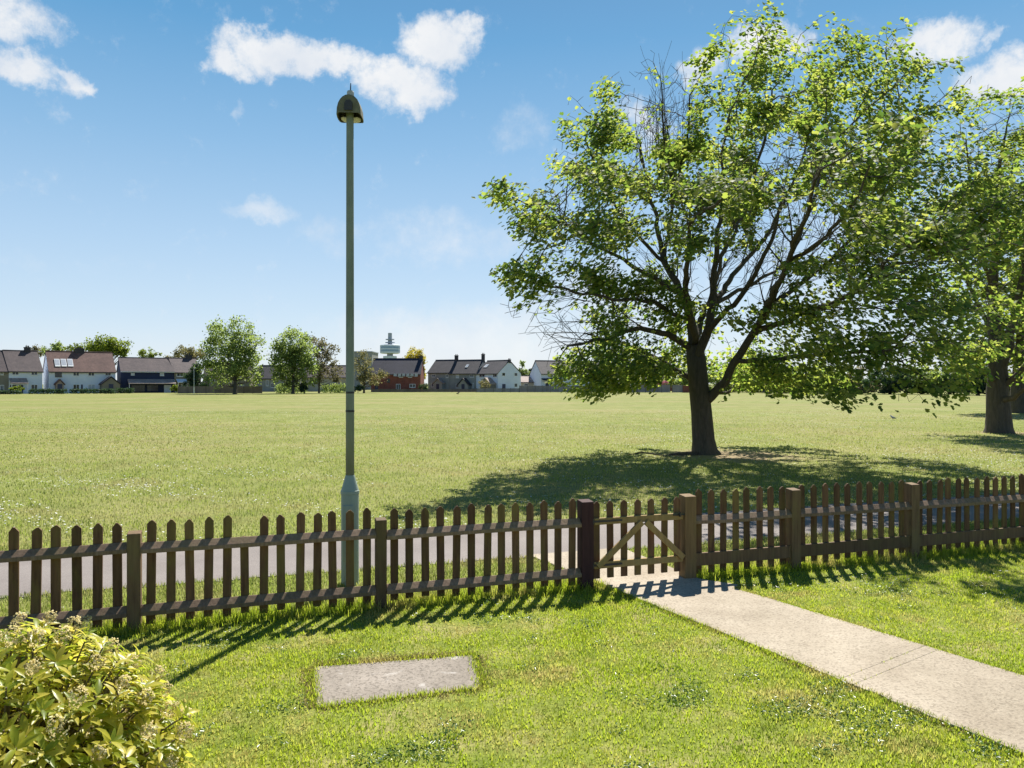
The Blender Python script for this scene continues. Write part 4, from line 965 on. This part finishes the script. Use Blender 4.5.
h = House('white gabled house with dark roof half hidden by low maple branches', 541, 612, 200, 207, 373.5, 361.5, W_white, R_grey, chim=())
h.window(548, 553, 374.5, 377.5); h.canopy(541.5, 560, 378.2, 380, R_slate, 1.2, False); h.door(545.5, 549, 382); h.window(562, 568, 382, 386)
h = House('small tan-roofed bungalow between the two white gabled houses', 521, 534, 204, 205, 382, 376.5, W_cream, R_tanr, 6)
h.window(524, 528, 383.5, 386)
h = House('low house with pinkish brick walls behind the grey fence left of the big maple trunk', 636, 672, 215, 215, 379, 370, W_brick, R_tanr)
h.window(640, 645, 380, 384); h.window(662, 667, 380, 384)

# tower and flat block on the skyline
def at(px, Y): return ((px - CX) / F * Y, Y)
M_tw = simple('hazed_tower_cladding', (.50, .56, .64), (.60, .66, .74), .3, .6, 0); M_twg = simple('hazed_tower_glazing', (.16, .26, .38), (.26, .36, .48), .8, .25, 0, spec=.5); M_twd = simple('hazed_tower_concrete', (.30, .33, .38), (.38, .41, .46), .3, .8, 0)  # tower colours lightened and blued: distance haze is put into the base colour
Yt = 430; k = Yt / F; tx, _ = at(390, Yt); zt = lambda py: CH - (py - HZ) * k
tw = thing('communications_tower', 'grey communications tower with wide glazed drum, above the slate roof', 'tower', (tx, Yt, 0))
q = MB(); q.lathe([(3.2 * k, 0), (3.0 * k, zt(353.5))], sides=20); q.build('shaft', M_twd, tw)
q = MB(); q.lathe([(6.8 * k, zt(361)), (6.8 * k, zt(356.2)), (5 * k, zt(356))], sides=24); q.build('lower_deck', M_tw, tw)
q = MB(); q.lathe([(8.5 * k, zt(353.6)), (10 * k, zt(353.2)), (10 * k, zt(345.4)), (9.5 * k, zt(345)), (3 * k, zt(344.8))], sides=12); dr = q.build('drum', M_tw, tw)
for y0, y1 in ((351.8, 349.8), (348.6, 346.6)):
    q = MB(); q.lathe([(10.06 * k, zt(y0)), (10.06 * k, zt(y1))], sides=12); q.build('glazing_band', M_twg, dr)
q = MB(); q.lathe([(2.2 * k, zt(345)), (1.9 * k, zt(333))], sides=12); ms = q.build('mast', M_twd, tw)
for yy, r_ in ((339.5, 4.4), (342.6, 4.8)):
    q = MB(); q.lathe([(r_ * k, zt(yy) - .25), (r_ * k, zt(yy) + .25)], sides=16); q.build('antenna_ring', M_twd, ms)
Yb = 260; x0, _ = at(354, Yb); x1, _ = at(372, Yb); kb = Yb / F
bl = thing('flat_block', 'flat-topped grey block of flats on the skyline behind the pale bare tree', 'building', (x0, Yb, 0))
q = MB(); q.box(0, x1 - x0, 0, 12, 0, CH + (HZ - 352) * kb); q.build('wall', W_grey, bl)
q = MB(); q.box(-.2, x1 - x0 + .2, -.2, 12.2, CH + (HZ - 352) * kb + .002, CH + (HZ - 351.2) * kb); q.build('parapet', M_twd, bl)
for r_ in range(3):
    for c_ in range(3):
        q = MB(); q.box(.8 + c_ * 1.9, 2.0 + c_ * 1.9, -.05, -.004, 3.2 + r_ * 3, 4.5 + r_ * 3); q.build('window', M_glass, bl)

# ------------------------------------------------------------------ far trees, hedges, fences
FL = {'green': leafy('far_leaf_green', [(.085, .13, .052), (.13, .175, .064), (.17, .215, .076)], [(.24, .34, .09), (.35, .45, .11), (.46, .55, .14)], .55, .5, .4),  # far leaf colours lightened to stand in for distance haze
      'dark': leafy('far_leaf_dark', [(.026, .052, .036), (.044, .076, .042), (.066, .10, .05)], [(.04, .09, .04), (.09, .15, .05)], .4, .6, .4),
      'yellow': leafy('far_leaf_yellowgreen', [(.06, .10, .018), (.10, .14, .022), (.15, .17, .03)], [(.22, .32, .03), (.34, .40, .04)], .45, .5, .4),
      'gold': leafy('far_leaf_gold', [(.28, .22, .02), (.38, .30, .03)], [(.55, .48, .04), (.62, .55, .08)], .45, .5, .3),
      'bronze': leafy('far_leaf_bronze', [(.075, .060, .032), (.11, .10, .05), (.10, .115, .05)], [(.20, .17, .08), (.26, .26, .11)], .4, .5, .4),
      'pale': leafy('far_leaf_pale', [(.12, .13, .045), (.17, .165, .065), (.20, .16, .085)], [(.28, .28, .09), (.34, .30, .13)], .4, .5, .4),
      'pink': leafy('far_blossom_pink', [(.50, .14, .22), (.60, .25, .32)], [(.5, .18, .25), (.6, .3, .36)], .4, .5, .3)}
def far_tree(name, label, px, Y, lobes, kind, n, ls, trunk_r, cat='tree', group='trees along the far side of the field', zb=None, thin=.0):
    x, _ = at(px, Y); k = Y / F
    root = thing(name, label, cat, (x, Y, 0), 0, group)
    L3 = [((a - px) * k, CH + (HZ - b) * k, ra * k, rb * k, m_) for a, b, ra, rb, m_ in lobes]
    q = MB(); topz = max(l[1] for l in L3)
    low = min(l[1] - l[3] * .5 for l in L3)
    q.tube([(0, 0, -.2), (0, 0, .25), (.05, 0, max(low, .4) * .6 + .2), (0, .1, topz * .8)], [trunk_r * 1.35, trunk_r, trunk_r * .8, trunk_r * .2], 9)
    for lx_, lz_, ra, rb, m_ in L3:
        for j in range(6):
            d = rng.normal(0, 1, 3); d /= np.linalg.norm(d); e = np.array([lx_ + d[0] * ra * .85, d[1] * ra * .85, lz_ + d[2] * rb * .85]); s_ = np.array([0, 0, max(.4, min(e[2] * .55, topz * .6))])
            md = (s_ + e) / 2 + np.array([0, 0, -.1 * ra]); q.tube([s_, md, e], [trunk_r * .35, trunk_r * .2, trunk_r * .05], 4, cap=False)
    q.build('trunk' if cat == 'tree' else 'stem', M_bark_far, root, smooth=True)
    ls *= .72; n = int(n * 1.9); tot = sum(l[2] * l[3] * l[4] for l in L3); Ps = []
    for lx_, lz_, ra, rb, m_ in L3:
        c_ = max(30, int(n * ra * rb * m_ / tot)); g = max(6, c_ // 55)
        v = rng.normal(0, 1, (g, 3)); v /= np.linalg.norm(v, axis=1, keepdims=True); v *= (.30 + .80 * rng.random((g, 1)) ** .5)
        cc_ = v * (ra, max(ra * .9, rb * .6), rb); i = rng.integers(0, g, c_)
        Ps.append(cc_[i] + rng.normal(0, 1, (c_, 3)) * (min(ra, rb) * .17 + ls * .3) + (lx_, 0, lz_))
    P = np.concatenate(Ps); P = P[P[:, 2] > .25]; m_ = len(P)
    N = rng.normal(0, .8, (m_, 3)); N[:, 2] += .6
    V, L, Z = stamp(P, N, rng.normal(0, 1, (m_, 3)), ls * rng.uniform(.6, 1.3, m_), *CLUMP)
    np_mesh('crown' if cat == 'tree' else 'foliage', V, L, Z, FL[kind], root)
    return root
far_tree('broadleaf_tree', 'large loose green tree, left of the two big trees in front of the houses', 235, 152, [(232, 334, 20, 15, 1), (218, 346, 15, 12, 1), (248, 345, 14, 14, 1), (232, 360, 28, 14, 1), (222, 374, 22, 11, .8), (250, 374, 14, 12, .8)], 'green', 5200, .50, .42)
far_tree('broadleaf_tree', 'large dense green tree, right of the two big trees in front of the houses', 293, 158, [(295, 342, 18, 11, 1), (282, 355, 11, 14, 1), (304, 355, 12, 15, 1), (293, 366, 20, 14, 1), (284, 377, 12, 8, .8), (306, 378, 10, 8, .7)], 'green', 5200, .48, .35)
far_tree('broadleaf_tree', 'airy bronze-tinted tree touching the right side of the dense green tree', 319, 164, [(318, 346, 12, 9, 1), (328, 352, 10, 8, .6), (322, 364, 16, 9, .8), (330, 374, 12, 8, .8), (316, 376, 8, 8, .6)], 'bronze', 1800, .45, .22)
far_tree('broadleaf_tree', 'thin pale budding tree just right of the lamp post', 364, 168, [(364, 360, 8, 8, 1), (360, 372, 10, 9, 1), (374, 376, 11, 8, 1), (368, 382, 12, 5, .8)], 'pale', 1100, .42, .25)
far_tree('broadleaf_tree', 'rounded dark and lime green tree rising behind the red-roofed house', 106, 205, [(104, 347, 17, 10, 1), (116, 347, 11, 9, 1), (95, 352, 11, 7, .8), (124, 355, 6, 7, .6)], 'yellow', 2600, .6, .4)
far_tree('broadleaf_tree', 'small feathery treetop left of the chimney on the red-roofed house', 54, 210, [(52, 351, 9, 5, 1), (60, 349, 5, 6, 1)], 'green', 700, .5, .25)
far_tree('broadleaf_tree', 'low treetop just right of the chimney on the red-roofed house', 75, 210, [(74, 350, 8, 5, 1), (80, 352, 6, 4, 1)], 'yellow', 700, .5, .25)
far_tree('broadleaf_tree', 'dull bare-tipped treetop above the brown roof near the left edge', 35, 212, [(34, 351, 7, 5, 1), (40, 353, 6, 4, .7)], 'bronze', 350, .45, .25)
far_tree('broadleaf_tree', 'small pale treetop behind the left part of the navy house roof', 146, 215, [(146, 355, 8, 5, 1), (158, 357, 8, 3, .8)], 'yellow', 600, .5, .25)
far_tree('broadleaf_tree', 'pale yellow-green domed treetop behind the right part of the navy house roof', 188, 210, [(183, 353, 13, 7, 1), (196, 354, 9, 6, 1), (170, 358, 7, 4, .7)], 'pale', 1600, .5, .3)
far_tree('broadleaf_tree', 'golden yellow tree in the gap right of the brick house', 416, 208, [(412, 356, 11, 6.5, 1.2), (420, 361, 6, 10, 1.2), (421, 374, 3.5, 9, 1)], 'gold', 1500, .5, .25)
far_tree('conifer_tree', 'dark spreading conifer in front of the brown-roofed house', 196, 166, [(195, 368, 5, 6, 1), (194, 377, 9, 6, 1), (200, 382, 10, 6, 1), (190, 385, 7, 4, 1)], 'dark', 1800, .4, .2)
far_tree('conifer_tree', 'narrow green conifer beside the white gable end', 522, 214, [(522, 364, 2.6, 5, 1), (522, 371, 4, 6, 1), (526, 375, 4, 5, 1)], 'green', 700, .45, .2)
far_tree('conifer_tree', 'short dark conifer left of the half-hidden white gabled house', 532, 218, [(531, 370, 2.4, 4, 1), (531.5, 377, 3.6, 5, 1)], 'dark', 500, .4, .2)
far_tree('broadleaf_tree', 'green tree above the grey fence, seen left of the big maple trunk', 682, 190, [(676, 378, 12, 8, 1), (688, 374, 10, 9, 1), (668, 383, 8, 5, 1)], 'green', 1500, .5, .25)
far_tree('pink_blossom_bush', 'bright pink blossoming bush looking over the far grey fence', 659, 186, [(658, 382, 5, 4.5, 1), (664, 383.5, 3, 3, 1)], 'pink', 500, .35, .08, 'bush', None)
HG = 'trees of the boundary behind the maple trunks'
rr = [(612, 'green', 'green boundary tree behind the low left branches of the big maple'), (724, 'green', 'green boundary tree directly right of the big maple trunk'), (752, 'yellow', 'lime green boundary tree right of the big maple trunk'), (786, 'dark', 'dark boundary tree above the far brown fence on the right'),
      (822, 'green', 'mid green boundary tree under the low right branches of the big maple'), (856, 'bronze', 'bronze boundary tree under the low right branches of the big maple'), (890, 'dark', 'dark bushy boundary tree under the drooping right branches'), (922, 'green', 'green boundary tree left of the thick maple trunk'),
      (950, 'dark', 'dark blue-green boundary tree just left of the thick maple trunk'), (978, 'dark', 'dark boundary tree directly behind the thick maple trunk'), (1010, 'green', 'green boundary tree at the right edge between the two maple trunks'), (1040, 'dark', 'dark boundary tree beyond the right edge of the photo')]
for i, (px, kd_, lb) in enumerate(rr):
    Y = 178 - i * 5 + (i % 3) * 6; hgt = 10 + 5 * ((i * 7) % 5) / 4
    far_tree('boundary_tree', lb, px, Y, [(px, 380 - hgt * .3, 18, hgt * .75, 1), (px - 10, 384, 14, 8, 1), (px + 10, 383, 14, 8, 1), (px + 2, 390, 18, 4, 1)], kd_, 1800, .6, .3, group=HG)
def hedge(label, px0, px1, y0, Y, kind='dark', rough_=.15):
    x0, _ = at(px0, Y); x1, _ = at(px1, Y); hz = CH + (HZ - y0) * Y / F; W = x1 - x0
    n = int(W * hz * 260) + 200
    P = np.stack([rng.uniform(0, W, n), rng.uniform(-.6, .6, n), rng.uniform(.05, hz, n)], 1)
    k = (np.abs(P[:, 1]) > .38) | (P[:, 2] > hz - .3); P = P[k]; P += rng.normal(0, rough_ * .5, P.shape); P[:, 2] = np.abs(P[:, 2]); n = len(P)
    V, L, Z = stamp(P, rng.normal(0, 1, (n, 3)) + (0, -.3, .4), rng.normal(0, 1, (n, 3)), rng.uniform(.16, .32, n), *CLUMP)
    o = np_mesh('hedge', V, L, Z, FL[kind], None); o.location = (x0, Y, 0)
    return tag(o, label, 'hedge', 'garden hedges in front of the far houses')
hedge('clipped dark hedge in front of the white house near the left edge', 30, 66, 389.4, 152)
hedge('clipped dark hedge in front of the red-roofed semi-detached pair', 71, 114.5, 389.2, 157)
hedge('dark hedge in front of the left end of the navy house', 118, 133, 388.5, 163)
hedge('low dark hedge at the foot of the tan house by the left edge', -10, 20, 391, 148)
hedge('leafy green hedge at the foot of the dense green tree', 276, 306, 385.5, 163, 'green', .4)
hedge('grey-green hedge at the foot of the bronze-tinted tree', 322, 350, 385, 168, 'green', .4)
def bush(label, px, Y, y0, w_, kind):
    return far_tree('garden_bush', label, px, Y, [(px, (y0 + 391) / 2, w_, (391 - y0) / 2, 1)], kind, 420, .3, .06, 'bush', 'garden bushes in front of the far houses')
bush('yellow-green bush by the porch of the white house near the left edge', 17, 150, 387, 5.5, 'yellow')
bush('bright green bush at the right end of the navy house', 175, 168, 385.5, 4, 'yellow')
bush('tan-flowered bush under the porch of the white terrace-end house', 484, 188, 381, 5.5, 'pale')
bush('dark bush at the foot of the airy bronze-tinted tree', 304, 158, 384, 4.5, 'dark')
bush('dark bush below the thin pale budding tree', 358, 165, 386, 7, 'dark')
bush('dark bush in the gap between the brick house and the grey terrace', 424, 186, 384, 4, 'dark')
M_ff = simple('weathered_board_grey', (.17, .16, .165), (.25, .235, .235), 1.2, .85, .1, (1, 1, .2), rnd=.12); M_fd = simple('weathered_board_brown', (.10, .085, .075), (.16, .14, .12), 1.2, .85, .1, (1, 1, .2), rnd=.15)
M_bw = W_brick
def far_fence(label, px0, px1, y0, Y, m_, panel=1.9):
    x0, _ = at(px0, Y); x1, _ = at(px1, Y); hz = CH + (HZ - y0) * Y / F
    root = thing('board_fence', label, 'fence', (x0, Y, 0), 0, 'garden fences along the far edge of the field'); W = x1 - x0; n = max(1, int(round(W / panel)))
    for i in range(n):
        a, b = i * W / n + .06, (i + 1) * W / n - .06; q = MB(); m2 = 9
        for j in range(m2): q.box(a + (b - a) * j / m2, a + (b - a) * (j + .94) / m2, -.02 - .012 * (j % 2), .0, .05, hz - .05 + .02 * (i % 3))
        q.build('board_panel', m_, root)
    for i in range(n + 1):
        q = MB(); q.box(i * W / n - .055, i * W / n + .055, -.05, .05, -.2, hz + .04); q.build('post', M_fd, root)
far_fence('low brown board fence below the dark conifer and the loose green tree', 178, 262, 386.2, 160, M_fd)
far_fence('low dark fence in front of the brick house and grey terrace', 372, 476, 389.0, 184, M_fd)
far_fence('grey board fence in front of the white terrace-end house', 476.5, 519, 388.2, 182, M_ff)
far_fence('grey board fence in front of the half-hidden white gabled house', 519.5, 612, 385.6, 182, M_ff)
far_fence('pale grey board fence seen left of the big maple trunk', 629, 670, 384.8, 176, M_ff)
far_fence('short pale fence length between the dark gap and the big maple trunk', 672.3, 682.5, 384.8, 176, M_ff)
far_fence('grey board fence seen under the branches right of the big maple', 762, 834, 385.6, 172, M_fd)
x0, _ = at(682.8, 176); x1, _ = at(700, 176); q = MB(); q.box(0, x1 - x0, 0, .22, -.2, 1.55); q.box(-.03, x1 - x0 + .03, -.03, .25, 1.552, 1.62)
o = q.build('brick_wall', W_brick); o.location = (x0, 176, 0); tag(o, 'red brick garden wall just behind the big maple trunk', 'wall')
x0, _ = at(194, 156)
fl = thing('lamp_post', 'distant thin grey lamp post in front of the dark conifer', 'lamp post', (x0, 156, 0))
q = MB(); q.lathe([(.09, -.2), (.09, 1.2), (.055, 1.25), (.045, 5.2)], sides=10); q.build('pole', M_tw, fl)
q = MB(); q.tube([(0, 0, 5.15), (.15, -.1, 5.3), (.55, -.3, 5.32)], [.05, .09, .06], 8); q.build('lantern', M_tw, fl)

# ------------------------------------------------------------------ birds on the grass
M_crow = simple('black_feather', (.012, .012, .014), (.03, .03, .034), 20, .5, .1); M_pig = simple('grey_feather', (.10, .11, .13), (.34, .35, .37), 6, .6, .1)
def bird(px, py, size, label, m_, rz):
    x, y = G(px, py); q = MB()
    q.tube([(-.42, 0, .30), (-.30, 0, .32), (-.16, 0, .36), (.0, 0, .40), (.14, 0, .47), (.22, 0, .56), (.29, 0, .62), (.36, 0, .62), (.42, 0, .605), (.50, 0, .59)],
           [.03, .06, .11, .145, .125, .08, .075, .06, .022, .004], 12)
    for s_ in (-1, 1): q.tube([(.0, .055 * s_, .30), (.02, .06 * s_, .15), (.0, .06 * s_, .012), (.09, .07 * s_, .008)], [.028, .014, .012, .006], 6)
    root = q.build('bird', m_, smooth=True); root.location = (x, y, 0); root.scale = (size,) * 3; root.rotation_euler = (0, 0, rz)
    for s_ in (-1, 1):
        q = MB(); q.prism([(.12, .115 * s_, .49), (-.05, .15 * s_, .49), (-.40, .07 * s_, .335), (-.15, .14 * s_, .31), (.06, .135 * s_, .34)], (0, .012 * s_, 0)); q.build('wing', m_, root)
    return tag(root, label, 'bird')
bird(458, 395, .85, 'small dark bird on the far grass in front of the grey terrace', M_crow, .3)
bird(893, 420.5, .42, 'small grey bird on the grass below the drooping right branches', M_pig, 2.2)
